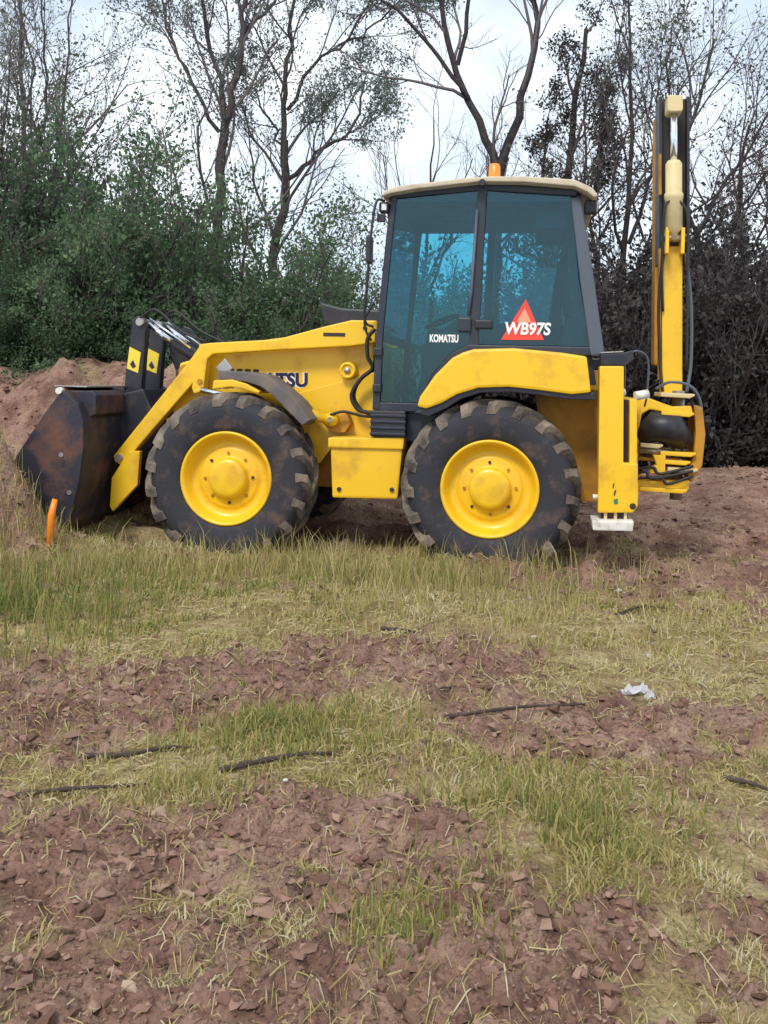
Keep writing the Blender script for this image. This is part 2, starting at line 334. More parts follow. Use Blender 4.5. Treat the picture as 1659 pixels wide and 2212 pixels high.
# short turf, clumped
x_, y_ = scatter(230000, 1.75, 10.5, .55, .92); sm = soil_mask(x_, y_); cl = fbm(x_, y_, 6, 3); cl2 = fbm(x_ + 7, y_ + 3, 2.2, 2)
keep = (rg.rand(len(x_)) < (1 - sm) * np.clip((cl - .40) * 5.0, .05, 1) + .05) & ~under_machine(x_, y_)
x_, y_, cl, cl2, sm = x_[keep], y_[keep], cl[keep], cl2[keep], sm[keep]
n = len(x_); green = np.exp(-((x_ + 2.3) / .9) ** 2 - ((y_ - 5.9) / 1.0) ** 2) * .9 + .7 * np.exp(-((x_ + .45) / .3) ** 2 - ((y_ - 4.0) / .35) ** 2) + .75 * np.exp(-((x_ - .65) / .35) ** 2 - ((y_ - 3.2) / .4) ** 2)
hg = (.014 + .042 * rg.rand(n) ** 1.5) * (.3 + 1.3 * cl) * (1 + 1.0 * np.clip(green, 0, 1)) * (1 + .7 * sst(5.2, 7, y_))
tn = np.clip(.71 + .5 * (rg.rand(n) - .5) + .9 * (cl2 - .5) - .55 * np.clip(green, 0, 1), 0, 1)
parts.append(blades(x_, y_, hg, .0016 + .00045 * y_ * (.5 + rg.rand(n)), .3 + 1.3 * rg.rand(n), tn))
# dead straw lying flat everywhere
def straw(x_, y_, ln, wid, tint):
    n = len(x_); a = rg.rand(n) * 6.283; d = np.stack([np.cos(a), np.sin(a)], -1); q = []
    for t in (-.5, 0, .5):
        px, py = x_ + d[:, 0] * ln * t, y_ + d[:, 1] * ln * t; q.append(np.stack([px, py, height(px, py) + .004 + .018 * rg.rand(n) * (abs(t) < .1) + .008 * rg.rand(n)], -1))
    wv = np.stack([-d[:, 1], d[:, 0], .6 * np.ones(n)], -1) * wid[:, None]
    Vv = np.stack([q[0] - wv, q[0] + wv, q[1] - wv, q[1] + wv, q[2]], 1).reshape(-1, 3); k = 5 * np.arange(n)
    return Vv, np.stack([k, k + 1, k + 3, k + 2], -1), np.stack([k + 2, k + 3, k + 4], -1), np.repeat(tint, 5)
x_, y_ = scatter(70000, 1.75, 10.5, .55, .95); sm = soil_mask(x_, y_); cl = fbm(x_ + 21, y_ + 4, 3.2, 3)
keep = (rg.rand(len(x_)) < np.clip((cl - .33) * 4, 0, 1) * (1 - .62 * sm) * (.35 + .65 * sst(2.4, 4.2, y_))) & ~under_machine(x_, y_); x_, y_ = x_[keep], y_[keep]; n = len(x_)
parts.append(straw(x_, y_, .02 + .09 * rg.rand(n) ** 1.5, .0006 + .00030 * y_ * (.4 + rg.rand(n)), np.clip(.45 + .6 * rg.rand(n), 0, 1)))
# tall thin stalks in front of the wheels and at the left
def stalks(n, cx, cy, rx, ry, h0, h1, t0, t1, clump=1.0):
    x_ = cx + rx * rg.randn(n) * .6; y_ = cy + ry * rg.randn(n) * .6
    k = (~under_machine(x_, y_)) & (fbm(x_, y_, 4.5, 2) > .34 + .1 * clump); x_, y_ = x_[k], y_[k]; n = len(x_)
    parts.append(blades(x_, y_, h0 + (h1 - h0) * rg.rand(n) ** 1.6, .0022 + .0018 * rg.rand(n), .1 + .5 * rg.rand(n), t0 + (t1 - t0) * rg.rand(n)))
stalks(2600, -1.0, 7.35, 3.0, .45, .10, .34, .25, .95)
stalks(1500, .35, 6.95, .9, .40, .12, .40, .2, .9)
stalks(900, -1.2, 7.2, 1.6, .35, .14, .38, .25, .9)
stalks(3800, -2.4, 6.0, .95, 1.1, .08, .32, .0, .6)
stalks(1800, -3.0, 7.3, 1.2, .6, .1, .34, .2, .95)
stalks(2200, .6, 6.2, 1.3, .8, .06, .22, .35, 1.0)
stalks(900, 1.6, 5.6, 1.2, .9, .05, .18, .3, 1.0)
stalks(1500, -.32, 4.0, .5, .35, .05, .15, .15, .7, 0)
stalks(1400, .65, 3.2, .4, .4, .05, .14, .1, .7, 0)
stalks(500, -.66, 3.42, .16, .12, .04, .11, .3, .7, -2)
stalks(500, .1, 2.55, .2, .2, .04, .10, .15, .7, -2)
off = 0; VV = []; F4 = []; F3 = []; TT = []
for v, f4, f3, t in parts: VV.append(v); F4.append(f4 + off); F3.append(f3 + off); TT.append(t); off += len(v)
me = np_mesh('field_grass', np.concatenate(VV), [np.concatenate(F4), np.concatenate(F3)]); set_attr(me, 'tint', np.concatenate(TT))
tag(link('field_grass', me, M['grass']), 'straw and green grass growing in patches over the field', 'grass', kind='stuff')

# ------------------------------------------------------------------ trees and shrubs
def nrm(v): return v / np.maximum(np.linalg.norm(v, axis=-1, keepdims=True), 1e-9)
def grow(rg_, P0, D0, Ln, n, wander, up):
    b = len(P0); pts = np.zeros((b, n, 3)); pts[:, 0] = P0; d = nrm(D0)
    for i in range(1, n):
        d = nrm(d + rg_.randn(b, 3) * wander + np.array([0, 0, up])); pts[:, i] = pts[:, i - 1] + d * (Ln / (n - 1))[:, None]
    return pts
def kids(rg_, pts, rad, Ln, count, t0, t1, ang, lr, rr):
    """side shoots from every polyline"""
    b, n, _ = pts.shape; t = t0 + (t1 - t0) * (np.arange(count)[None] + rg_.rand(b, count)) / count
    f = t * (n - 1); i = np.clip(f.astype(int), 0, n - 2); fr = (f - i)[..., None]; bi = np.arange(b)[:, None]
    p = pts[bi, i] * (1 - fr) + pts[bi, i + 1] * fr; d = nrm(pts[bi, i + 1] - pts[bi, i])
    q = rg_.randn(b, count, 3); q = nrm(q - d * (q * d).sum(-1, keepdims=True)); a = ang * (.7 + .6 * rg_.rand(b, count, 1))
    nd = d * np.cos(a) + q * np.sin(a); ln = (Ln[:, None] * lr * (1.15 - .55 * t) * (.7 + .6 * rg_.rand(b, count)))
    r = (rad[bi, i] * rr); return p.reshape(-1, 3), nd.reshape(-1, 3), ln.ravel(), r.ravel()
def tubes(pts, rad, sides):
    b, n, _ = pts.shape; t = nrm(np.gradient(pts, axis=1)); ref = np.array([.31, .52, .79]); u = nrm(np.cross(t, ref)); v = np.cross(t, u)
    a = np.arange(sides) * 2 * math.pi / sides
    V = pts[:, :, None] + rad[:, :, None, None] * (u[:, :, None] * np.cos(a)[:, None] + v[:, :, None] * np.sin(a)[:, None])
    k = (np.arange(b)[:, None, None] * n + np.arange(n - 1)[None, :, None]) * sides; s = np.arange(sides)[None, None]; s2 = (s + 1) % sides
    F = np.stack([k + s, k + s2, k + sides + s2, k + sides + s], -1).reshape(-1, 4)
    return V.reshape(-1, 3), F
def join(lst):
    off = 0; v = []; f = []
    for a, b in lst: v.append(a); f.append(b + off); off += len(a)
    return np.concatenate(v), np.concatenate(f)
def leaves(rg_, centers, size, aspect=.55):
    n = len(centers); a = nrm(rg_.randn(n, 3) + np.array([0, 0, .6])); q = nrm(np.cross(a, rg_.randn(n, 3))); s = size * (.6 + .8 * rg_.rand(n))[:, None]
    a = a * s; q = q * s * aspect
    V = np.stack([centers - a * .5, centers + q * .5, centers + a * .5, centers - q * .5], 1).reshape(-1, 3); k = 4 * np.arange(n)
    return V, np.stack([k, k + 1, k + 2, k + 3], -1)
def taper(r0, r1, n): return r0[:, None] + (r1 - r0)[:, None] * np.linspace(0, 1, n)[None]
def limb(pts, n):
    P = np.array(pts, float); t = np.linspace(0, len(P) - 1, n); i = np.clip(t.astype(int), 0, len(P) - 2); f = (t - i)[:, None]
    P = np.concatenate([[2 * P[0] - P[1]], P, [2 * P[-1] - P[-2]]]); a, b, c, d = P[i], P[i + 1], P[i + 2], P[i + 3]
    return .5 * (2 * b + (c - a) * f + (2 * a - 5 * b + 4 * c - d) * f ** 2 + (3 * b - a - 3 * c + d) * f ** 3)
def make_tree(seed, limbs, label, group, loc, bark='bark', twig='twig', leaf=None, leaf_n=0, leaf_size=.1, k1=8, k2=6, k3=6, ang=.6, up=.06, name='bare_tree', lr=.5, lowleaf=None, wander=.16, thick=.62):
    """limbs: list of (points, base radius, tip radius), local to the foot of the trunk"""
    g = np.random.RandomState(seed); root = empty(name, loc); tag(root, label, 'tree', group)
    n0 = 14; big = np.stack([limb(p, n0) for p, a, b in limbs]); r = taper(np.array([l[1] for l in limbs]), np.array([l[2] for l in limbs]), n0) * thick
    big[:, 1:] += g.randn(len(limbs), n0 - 1, 3) * .03
    Lb = np.array([np.linalg.norm(np.diff(q, axis=0), axis=-1).sum() for q in big])
    p, d, l, rr = kids(g, big, r, Lb, k1, .25, 1.0, ang, lr, .55); l = np.clip(l, .5, 3.2); rr = np.clip(rr, .006, .035)
    b1 = grow(g, p, d, l, 8, wander, up); r1 = taper(rr, rr * .35, 8)
    p, d, l2, rr2 = kids(g, b1, r1, l, k2, .2, 1, ang * 1.05, .5, .6); rr2 = np.clip(rr2, .0045, .014)
    b2 = grow(g, p, d, l2, 6, wander * 1.1, up); r2 = taper(rr2, rr2 * .45, 6)
    p, d, l3, rr3 = kids(g, b2, r2, l2, k3, .15, 1, ang * 1.1, .6, .7); l3 = np.clip(l3, .12, 1); rr3 = np.clip(rr3, .0024, .0042)
    b3 = grow(g, p, d, l3, 4, .2, up); r3 = taper(rr3, rr3 * .6, 4)
    v, f = join([tubes(big, r, 9)]); link('trunk', np_mesh('trunk', v, f), M[bark], root, smooth=True)
    v, f = join([tubes(b1, r1, 5), tubes(b2, r2, 4), tubes(b3, r3, 3)]); cw = link('crown', np_mesh('crown', v, f), M[twig], root)
    if leaf:
        c = b3[:, 1:].reshape(-1, 3)
        if lowleaf is not None: c = c[lowleaf(c, g)]
        c = c[g.randint(0, len(c), leaf_n)] + g.randn(leaf_n, 3) * .06; v, f = leaves(g, c, leaf_size)
        me = np_mesh('leaves', v, f); set_attr(me, 'tint', np.repeat(np.clip(g.rand(leaf_n) * .8 + .2 * g.rand(leaf_n), 0, 1), 4)); link('leaves', me, M[leaf], cw)
    return root
def make_shrub(seed, h, spread, stems, leaf, leaf_n, leaf_size, bark, twig, name, wispy=.25):
    g = np.random.RandomState(seed); root = empty(name)
    a = g.rand(stems) * 6.283; tilt = spread * g.rand(stems) ** .7; D = np.stack([np.cos(a) * tilt, np.sin(a) * tilt, np.ones(stems)], -1)
    P0 = np.stack([np.cos(a), np.sin(a), np.zeros(stems)], -1) * (.12 + .35 * g.rand(stems))[:, None]; ln = h * (.65 + .45 * g.rand(stems))
    s = grow(g, P0, D, ln, 9, .10, .03); rs = taper(.02 + .03 * g.rand(stems), np.full(stems, .006), 9)
    p, d, l, rr = kids(g, s, rs, ln, 13, .06, 1, .75, .30, .5); l = np.clip(l, .3, 1.6); b1 = grow(g, p, d, l, 6, .16, .10); r1 = taper(np.clip(rr, .005, .02), np.full(len(rr), .004), 6)
    p, d, l2, rr = kids(g, b1, r1, l, 7, .15, 1, .7, .5, .6); l2 = np.clip(l2, .14, .8); b2 = grow(g, p, d, l2, 4, .18, .12); r2 = taper(np.full(len(l2), .0045), np.full(len(l2), .003), 4)
    v, f = tubes(s, rs, 6); link('stem', np_mesh('stem', v, f), M[bark], root, smooth=True)
    v, f = join([tubes(b1, r1, 4), tubes(b2, r2, 3)]); link('branches', np_mesh('branches', v, f), M[twig], root)
    c = b2[:, 1:].reshape(-1, 3); z = c[:, 2] / h
    wgt = np.clip(1.15 - z * (1 - wispy) * 1.1, .05, 1); wgt *= .35 + .65 * (g.rand(len(b2)).repeat(3) > .35); wgt /= wgt.sum()
    c = c[g.choice(len(c), leaf_n, p=wgt)] + g.randn(leaf_n, 3) * .07; v, f = leaves(g, c, leaf_size)
    cl = np.sin(c[:, 0] * 3.1 + seed) * np.sin(c[:, 1] * 2.7) * np.sin(c[:, 2] * 2.3 + seed) * .28
    me = np_mesh('foliage', v, f); set_attr(me, 'tint', np.repeat(np.clip(.42 + cl + .55 * (g.rand(leaf_n) - .5), 0, 1), 4)); link('foliage', me, M[leaf], root)
    return root
rnd = random.Random(5)
def place(proto, first, x, y, s, sz_, rz, label, group):
    o = proto if first else copy_tree(proto)
    o.location = (x, y, float(height(np.array([x]), np.array([y]))[0]) - .05); o.scale = (s, s, s * sz_); o.rotation_euler = (0, 0, rz)
    tag(o, label, 'shrub', group); return o
SH = [make_shrub(21, 3.8, .62, 17, 'leaf_green', 30000, .06, 'bark_dark', 'twig', 'leafy_shrub'),
      make_shrub(22, 3.4, .75, 16, 'leaf_green', 28000, .065, 'bark_dark', 'twig', 'leafy_shrub'),
      make_shrub(23, 5.2, .42, 15, 'leaf_grey', 9000, .07, 'bark', 'twig', 'twiggy_shrub', .55),
      make_shrub(24, 3.0, .6, 18, 'leaf_dark', 13000, .08, 'bark_dark', 'twig_dark', 'dark_thicket')]
KIND = [('broad deep green leafy shrub', 'broad green shrubs of the hedge'), ('loose mid green shrub with arching branches', 'loose green shrubs of the hedge'),
        ('wispy grey-green shrub with upright twigs', 'wispy shrubs above the hedge'), ('dark brownish thicket bush', 'dark thicket bushes beside the hedge')]
MARKS = [(-.45, 'at the hedge end past the bucket'), (-.27, 'behind the bucket and earth bank'), (-.19, 'behind the black tilt levers'), (-.12, 'behind the loader arm elbow'), (-.02, 'behind the engine hood'), (.10, 'behind the cab door'), (.215, 'behind the rear half of the cab'), (.30, 'between the cab and the raised boom'), (.37, 'behind the raised boom'), (9, 'past the raised boom')]
def shrub_label(k, x, y):
    row = 'low front-row' if y < 14.1 else ('middle-row' if y < 15.3 else 'tall back-row')
    return row + ' ' + KIND[k][0] + ' ' + next(t for m, t in MARKS if x / y < m), KIND[k][1]
spots = [(0, -7.6, 14.6, 1.1, 1.15), (0, -6.1, 14.2, 1.05, 1.2), (1, -5.0, 14.4, 1.15, 1.2), (0, -3.9, 14.6, 1.05, 1.1), (1, -2.9, 14.2, 1.05, 1.05), (0, -1.9, 14.7, 1.0, 1.0), (1, -.9, 14.9, .95, .98), (0, .1, 15.2, .9, .85), (1, 1.0, 15.6, .8, .8),
         (1, -7.0, 13.6, .8, .9), (1, -5.6, 13.4, .75, .9), (0, -4.4, 13.5, .72, .95), (1, -3.3, 13.4, .7, .9), (0, -2.3, 13.6, .68, .9), (1, -1.3, 13.8, .66, .9), (0, -.3, 14.0, .66, .9),
         (0, -7.0, 16.5, 1.25, 1.2), (1, -5.4, 16.3, 1.25, 1.2), (0, -3.6, 16.4, 1.15, 1.05), (1, -2.2, 16.6, 1.05, 1.0), (0, -8.9, 15.0, 1.2, 1.2),
         (2, -6.7, 15.6, 1.1, 1.1), (2, -5.5, 15.4, 1.0, 1.05), (2, -4.4, 15.6, .75, .9), (2, -7.9, 15.8, 1.15, 1.1), (2, -.6, 16.0, .7, .8),
         (3, 1.9, 14.8, .95, .95), (3, 2.8, 14.4, 1.0, 1.0), (3, 3.7, 14.6, 1.05, 1.05), (3, 4.6, 14.3, 1.0, 1.05), (3, 5.5, 14.6, 1.05, 1.1), (3, 6.4, 14.4, 1.1, 1.05), (3, 7.4, 14.7, 1.1, 1.1), (3, 2.3, 16, 1.15, 1.05), (3, 3.4, 16.2, 1.2, 1.1), (3, 4.5, 16.0, 1.2, 1.15), (3, 5.7, 16.2, 1.25, 1.15), (3, 7.0, 16.1, 1.2, 1.2), (3, 8.3, 15.4, 1.2, 1.2)]
seen = set()
for k, x, y, s, zz in spots:
    place(SH[k], k not in seen, x + rnd.uniform(-.15, .15), y + rnd.uniform(-.2, .2), s, zz * rnd.uniform(.94, 1.06), rnd.uniform(0, 6.28), *shrub_label(k, x, y)); seen.add(k)
# low brush at the foot of the thicket, right of the machine
T = lambda x, y: (x, y, float(height(np.array([x]), np.array([y]))[0]) - .1)
make_tree(31, [([(0, 0, 0.00), (.05, 0, 3.10), (.0, .1, 5.10), (.12, 0, 6.10)], .17, .12), ([(.12, 0, 6.00), (-.05, .1, 6.80), (-.5, .3, 8.30), (-.9, .4, 10.40)], .095, .03), ([(.12, 0, 6.00), (.35, -.1, 7.10), (.45, 0, 8.50), (.75, .2, 10.70)], .11, .03),
               ([(.0, 0, 5.80), (-.5, -.2, 6.70), (-.95, -.2, 7.70), (-1.3, 0, 9.30)], .06, .02), ([(.4, 0, 7.50), (.9, .3, 8.30), (1.2, .3, 9.60)], .06, .02)],
          'slender forked tree with wispy grey twigs, rising from the hedge over the loader arm', None, T(-2.98, 17.0), leaf='leaf_spring', leaf_n=15000, leaf_size=.055, k1=7, k2=6, k3=7, ang=.55)
make_tree(32, [([(0, 0, 0.00), (-.15, 0, 2.70), (-.1, 0, 3.90), (.12, 0, 4.90), (.05, 0, 5.90)], .16, .12), ([(.05, 0, 5.80), (.05, 0, 6.90), (.15, .1, 8.30), (.2, .1, 10.30)], .095, .03), ([(.08, 0, 5.20), (.7, .1, 5.80), (1.3, .2, 6.30), (1.5, .3, 7.20)], .075, .025),
               ([(.08, 0, 6.50), (.6, -.1, 7.30), (1.3, -.2, 8.00), (2.0, -.2, 9.70)], .06, .02), ([(.05, 0, 5.70), (-.4, .2, 6.60), (-.8, .3, 7.30)], .045, .015), ([(.9, -.1, 7.60), (1.7, .1, 8.20), (2.7, .2, 9.30)], .04, .015)],
          'tree with bent trunk and wide side limb bearing tufts of grey-green leaves', None, T(-2.0, 18.0), leaf='leaf_spring', leaf_n=17000, leaf_size=.055, k1=7, k2=6, k3=7, ang=.55,
          lowleaf=lambda c, g: (c[:, 2] > 6.0) & (g.rand(len(c)) < .5 + .5 * (c[:, 0] > .3)))
make_tree(33, [([(0, 0, 0.00), (-.03, 0, 3.05), (.0, 0, 5.35)], .21, .18), ([(.0, 0, 5.25), (-.4, .1, 6.25), (-.95, .2, 7.65), (-1.25, .2, 9.25), (-1.3, .3, 10.65)], .13, .03), ([(.02, 0, 5.25), (.3, 0, 6.25), (.62, .1, 7.65), (.45, .1, 8.85), (.62, 0, 10.85)], .14, .035),
               ([(-.55, .1, 6.55), (-1.3, .0, 7.45), (-2.2, -.2, 8.25), (-2.9, -.3, 9.05)], .07, .02), ([(-.75, .2, 7.15), (-.6, 0, 8.35), (-.85, 0, 9.65), (-.8, .1, 10.65)], .07, .02), ([(.55, 0, 8.25), (.95, .1, 9.05), (1.2, .2, 10.05)], .05, .02)],
          'bare forked tree with dark limbs standing behind the cab roof beacon', None, T(1.9, 17.0), bark='bark_dark', twig='twig', k1=7, k2=6, k3=7, ang=.55)
make_tree(34, [([(0, 0, 0), (.05, 0, 3), (.1, 0, 5.5), (.3, 0, 8)], .2, .06), ([(0, 0, 3.2), (-.35, .1, 4.4), (-.3, .2, 6.4)], .09, .03), ([(.1, 0, 4.0), (.55, -.1, 5.3), (.75, 0, 7.2)], .09, .03)],
          'narrow tree wrapped in dark ivy behind the right end of the cab roof', None, T(3.15, 17.6), bark='bark_dark', twig='twig_dark', leaf='leaf_dark', leaf_n=9000, leaf_size=.065, k1=10, k2=6, k3=5, ang=.7, name='ivy_tree', lr=.22)
make_tree(35, [([(0, 0, 0), (-.1, 0, 2.5), (.1, 0, 5), (.0, .1, 8.3)], .14, .03), ([(0, 0, .6), (.5, .1, 3), (.9, .1, 5.2), (1.6, .2, 7.6)], .12, .03), ([(.3, 0, 2), (1.0, -.1, 3.7), (1.9, 0, 5.4), (2.6, 0, 6.6)], .09, .02), ([(-.1, 0, 2.2), (-.5, .2, 4.2), (-.7, .2, 6.6)], .08, .02), ([(.1, 0, 4.0), (.7, .2, 5.8), (.8, .3, 7.8)], .06, .02)],
          'many-stemmed bare tree with dense fine twigs left of the raised boom', None, T(4.0, 16.6), bark='bark_dark', twig='twig_dark', leaf='leaf_grey', leaf_n=2600, leaf_size=.07, k1=8, k2=6, k3=6, ang=.65)
make_tree(36, [([(0, 0, 0), (.1, 0, 3), (-.1, 0, 4.8), (.1, .1, 6.2)], .16, .03), ([(.05, 0, 2), (-.6, .1, 3.6), (-1.1, .1, 5.4), (-1.4, .2, 6.8)], .09, .02), ([(.05, 0, 2.6), (.7, .1, 4.5), (1.0, .1, 6.8)], .09, .02), ([(.0, 0, 1.4), (.9, -.2, 3), (1.5, -.2, 5.2)], .08, .02)],
          'dusky bare tree growing behind the raised boom', None, T(6.2, 17.0), bark='bark_dark', twig='twig_dark', leaf='leaf_dark', leaf_n=4000, leaf_size=.06, k1=8, k2=6, k3=6, ang=.65)
make_tree(37, [([(0, 0, 0), (.1, 0, 3.5), (.0, 0, 6), (-.2, 0, 9.5)], .14, .03), ([(.05, 0, 3.4), (.6, 0, 5.2), (.8, 0, 8.4)], .08, .02), ([(.05, 0, 3), (-.7, 0, 5), (-1.1, 0, 8)], .08, .02), ([(0, 0, 4.6), (.3, .2, 6.4), (.2, .2, 8.8)], .06, .02)],
          'tall pale bare tree with upright twigs over the end of the leafy hedge', None, T(-6.6, 17.6), leaf='leaf_grey', leaf_n=6000, leaf_size=.05, k1=8, k2=6, k3=6, ang=.5)
make_tree(39, [([(0, 0, 0), (.0, 0, 3), (.1, 0, 5), (.2, 0, 7.2)], .1, .02), ([(.0, 0, 2.5), (-.6, 0, 4.4), (-.9, 0, 6.4)], .06, .015), ([(.05, 0, 3.2), (.7, 0, 5), (1.0, 0, 6.4)], .06, .015)],
          'small distant bare tree seen over the front end of the cab roof', None, T(.75, 21), k1=6, k2=5, k3=4, ang=.5)
#PART2
# ------------------------------------------------------------------ backhoe loader
# local frame: x runs towards the rear, y away from the side facing the field's open end, z up
BL = empty('backhoe_loader', ROOT, -PSI)
tag(BL, 'yellow backhoe loader with black front bucket and tinted glass cab', 'backhoe loader')
M['mudgrey'] = mat('mud_grey_plastic', (.12, .105, .105), .8, noise=(7, (.22, .17, .14), .45, .7))
M['dark_under'] = mat('oily_shaded_steel', (.03, .024, .022), .7, noise=(5, (.09, .055, .04), .5, .75))  # dark steel; on the upper boom its tone stands for shade
def P(name, poly, y0, y1, m, parent=BL, bev=.008): return B().prism(poly, y0, y1, bev).build(name, M[m], parent)
def BX(name, x0, x1, y0, y1, z0, z1, m, parent=BL, bev=.008): return B().box(x0, x1, y0, y1, z0, z1, bev).build(name, M[m], parent)
def CY(name, p0, p1, r, m, parent=BL, seg=20): return B().tube([p0, p1], r, seg).build(name, M[m], parent)
def HOSE(pts, r=.013, parent=BL, m='hose'): return B().tube(bez(pts, 8), r, 8).build('hydraulic_hose', M[m], parent)
def text_mesh(txt, size, depth=.004, bold=.0, shear=0.0, space=1.0):
    cu = bpy.data.curves.new('lettering', 'FONT'); cu.body = txt; cu.size = size; cu.extrude = depth / 2; cu.offset = bold; cu.shear = shear; cu.space_character = space; cu.resolution_u = 4
    o = bpy.data.objects.new('lettering_source', cu); C.objects.link(o); bpy.context.view_layer.update()
    me = bpy.data.meshes.new_from_object(o.evaluated_get(bpy.context.evaluated_depsgraph_get())); me.name = 'lettering'
    bpy.data.objects.remove(o); bpy.data.curves.remove(cu); return me

# wheels -----------------------------------------------------------
def make_wheel(name):
    rim = B().lathe([(.30, .17), (.37, .19), (.392, .195), (.392, .16), (.36, .12), (.35, -.06), (.362, -.13), (.392, -.165), (.392, -.198), (.380, -.204), (.366, -.196), (.350, -.160), (.335, -.105), (.318, -.088), (.285, -.082), (.262, -.086), (.250, -.100), (.236, -.103), (.18, -.103), (.168, -.108), (.163, -.16), (.152, -.176), (.12, -.180), (0, -.180)], 56).build(name, M['yellow'], BL)
    tp = [(.385, -.165), (.395, -.192), (.43, -.207), (.50, -.224), (.57, -.226), (.615, -.215), (.650, -.185), (.672, -.13), (.680, -.06), (.682, 0)]
    tp = tp + [(r, -y) for r, y in tp[-2::-1]]
    B().lathe(tp, 72).build('tyre', M['rubber'], rim)
    b = B(); bm = b.bm; n = 19; rj = random.Random(3)
    for side in (-1, 1):
        for k in range(n):
            a0 = 2 * math.pi * (k + (0 if side < 0 else .5)) / n; rows = []
            for t, yy, rt, rb, hw in ((0, -.012, .706, .668, .040), (.35, .075, .716, .665, .040), (.72, .15, .714, .650, .043), (1, .205, .698, .62, .046), (1.06, .226, .655, .60, .044)):
                a = a0 + .34 * t; j = 1 + .012 * (rj.random() - .5); ring = []
                for da, r in ((-hw, rb), (-hw * .72, rt * j), (hw * .72, rt * j), (hw, rb)):
                    ring.append(bm.verts.new((r * math.cos(a + da / .7), side * yy, r * math.sin(a + da / .7))))
                rows.append(ring)
            for r0, r1 in zip(rows, rows[1:]):
                for q in range(3): bm.faces.new((r0[q], r0[q + 1], r1[q + 1], r1[q]))
            bm.faces.new(rows[0]); bm.faces.new(rows[-1][::-1])
    b.build('tread', M['rubber_lug'], rim)
    for k in range(8):
        a = 2 * math.pi * k / 8 + .35; x, z = .207 * math.cos(a), .207 * math.sin(a)
        B().tube([(x, -.100, z), (x, -.116, z)], .013, 6).build('wheel_nut', M['dark_under' if k % 3 == 0 else 'yellow_dirty_shaded'], rim)
    return rim
fw = make_wheel('front_wheel'); fw.location = (-2.17, .225, .705); fw.rotation_euler = (0, .3, 0)
rw = copy_tree(fw, BL); rw.name = 'rear_wheel'; rw.location = (0, .225, .711); rw.rotation_euler = (0, 1.1, 0)
f2 = copy_tree(fw, BL); f2.location = (-2.17, 1.975, .705); f2.rotation_euler = (0, .9, math.pi)
r2 = copy_tree(rw, BL); r2.location = (0, 1.975, .711); r2.rotation_euler = (0, .2, math.pi)
CY('front_axle', (-2.17, .34, .70), (-2.17, 1.86, .70), .10, 'dark_under'); CY('rear_axle', (0, .34, .70), (0, 1.86, .70), .13, 'dark_under')

# chassis ------------------------------------------------------------
BX('chassis', -2.95, 1.0, .66, 1.54, .60, 1.16, 'yellow_dirty_shaded', bev=.02)
P('chassis_side_plate', [(-1.78, 1.40), (-1.03, 1.62), (-1.0, .985), (-1.37, .985), (-1.49, .82), (-1.72, .80)], .53, .56, 'yellow')
P('chassis_side_plate', [(-1.78, 1.40), (-1.03, 1.62), (-1.0, .985), (-1.37, .985), (-1.49, .82), (-1.72, .80)], 1.64, 1.67, 'yellow')
P('rear_chassis_plate', [(.33, 1.52), (.86, 1.52), (.90, .60), (.46, .60)], .46, .50, 'yellow_dirty_shaded'); P('rear_chassis_plate', [(.33, 1.52), (.86, 1.52), (.90, .60), (.46, .60)], 1.70, 1.74, 'yellow_dirty_shaded')  # shade behind the rear wheel is put into this darker yellow
tk = P('side_tank', [(-1.325, 1.0), (-.722, 1.01), (-.752, .583), (-1.298, .571)], .17, .62, 'yellow', bev=.018)
P('tank_lip', [(-1.342, 1.068), (-.708, 1.090), (-.714, .992), (-1.338, .985)], .145, .62, 'yellow', tk, bev=.012)
CY('drain_plug', (-1.24, .155, .645), (-1.24, .172, .645), .018, 'dark_under', tk); CY('drain_plug', (-.80, .155, .66), (-.80, .172, .66), .018, 'dark_under', tk)
B().tube([(-1.05, .4, .585), (-1.05, .4, .54)], .05, 12).build('drain_boss', M['pale_yellow'], tk)

# engine hood ----------------------------------------------------------
hd = P('hood', [(-2.86, 1.20), (-2.80, 1.66), (-2.44, 1.755), (-1.90, 1.80), (-1.05, 1.90), (-1.05, 1.60), (-1.19, 1.515), (-1.473, 1.42), (-1.718, 1.325), (-2.0, 1.24)], .575, 1.625, 'yellow', bev=.02)
P('hood_ridge', [(-2.30, 1.80), (-1.05, 1.92), (-1.05, 2.02), (-1.5, 1.97), (-2.25, 1.86)], .72, 1.48, 'yellow', hd, .03)
tm = text_mesh('KOMATSU', .165, .005, .006, 0, .98); xs = [v.co.x for v in tm.vertices]; wd = max(xs) - min(xs)
lt = link('lettering', tm, M['decal_dark'], hd, (-1.625 - wd - min(xs), .571, 1.462), (R(90), -R(1.5), 0))
sh = link('lettering_backing', text_mesh('KOMATSU', .165, .003, .012, 0, .98), M['decal_white'], hd, (-1.635 - wd - min(xs), .5735, 1.457), (R(90), -R(1.5), 0))  # white printed edge, slightly bolder, behind the dark letters
for i in range(5): BX('hood_louvre', -2.42 + .075 * i, -2.37 + .075 * i, .568, .58, 1.47, 1.62, 'dark_under', hd, .003)
BX('radiator_grille', -2.885, -2.84, .70, 1.50, 1.2, 1.6, 'black', hd)
P('air_intake', [(-1.721, 2.282), (-1.5, 2.227), (-1.10, 2.213), (-1.10, 2.03), (-1.55, 2.0), (-1.67, 2.10)], 1.35, 1.6, 'black', BL, .02)
CY('exhaust_pipe', (-1.28, 1.72, 1.7), (-1.28, 1.72, 2.2), .035, 'black')

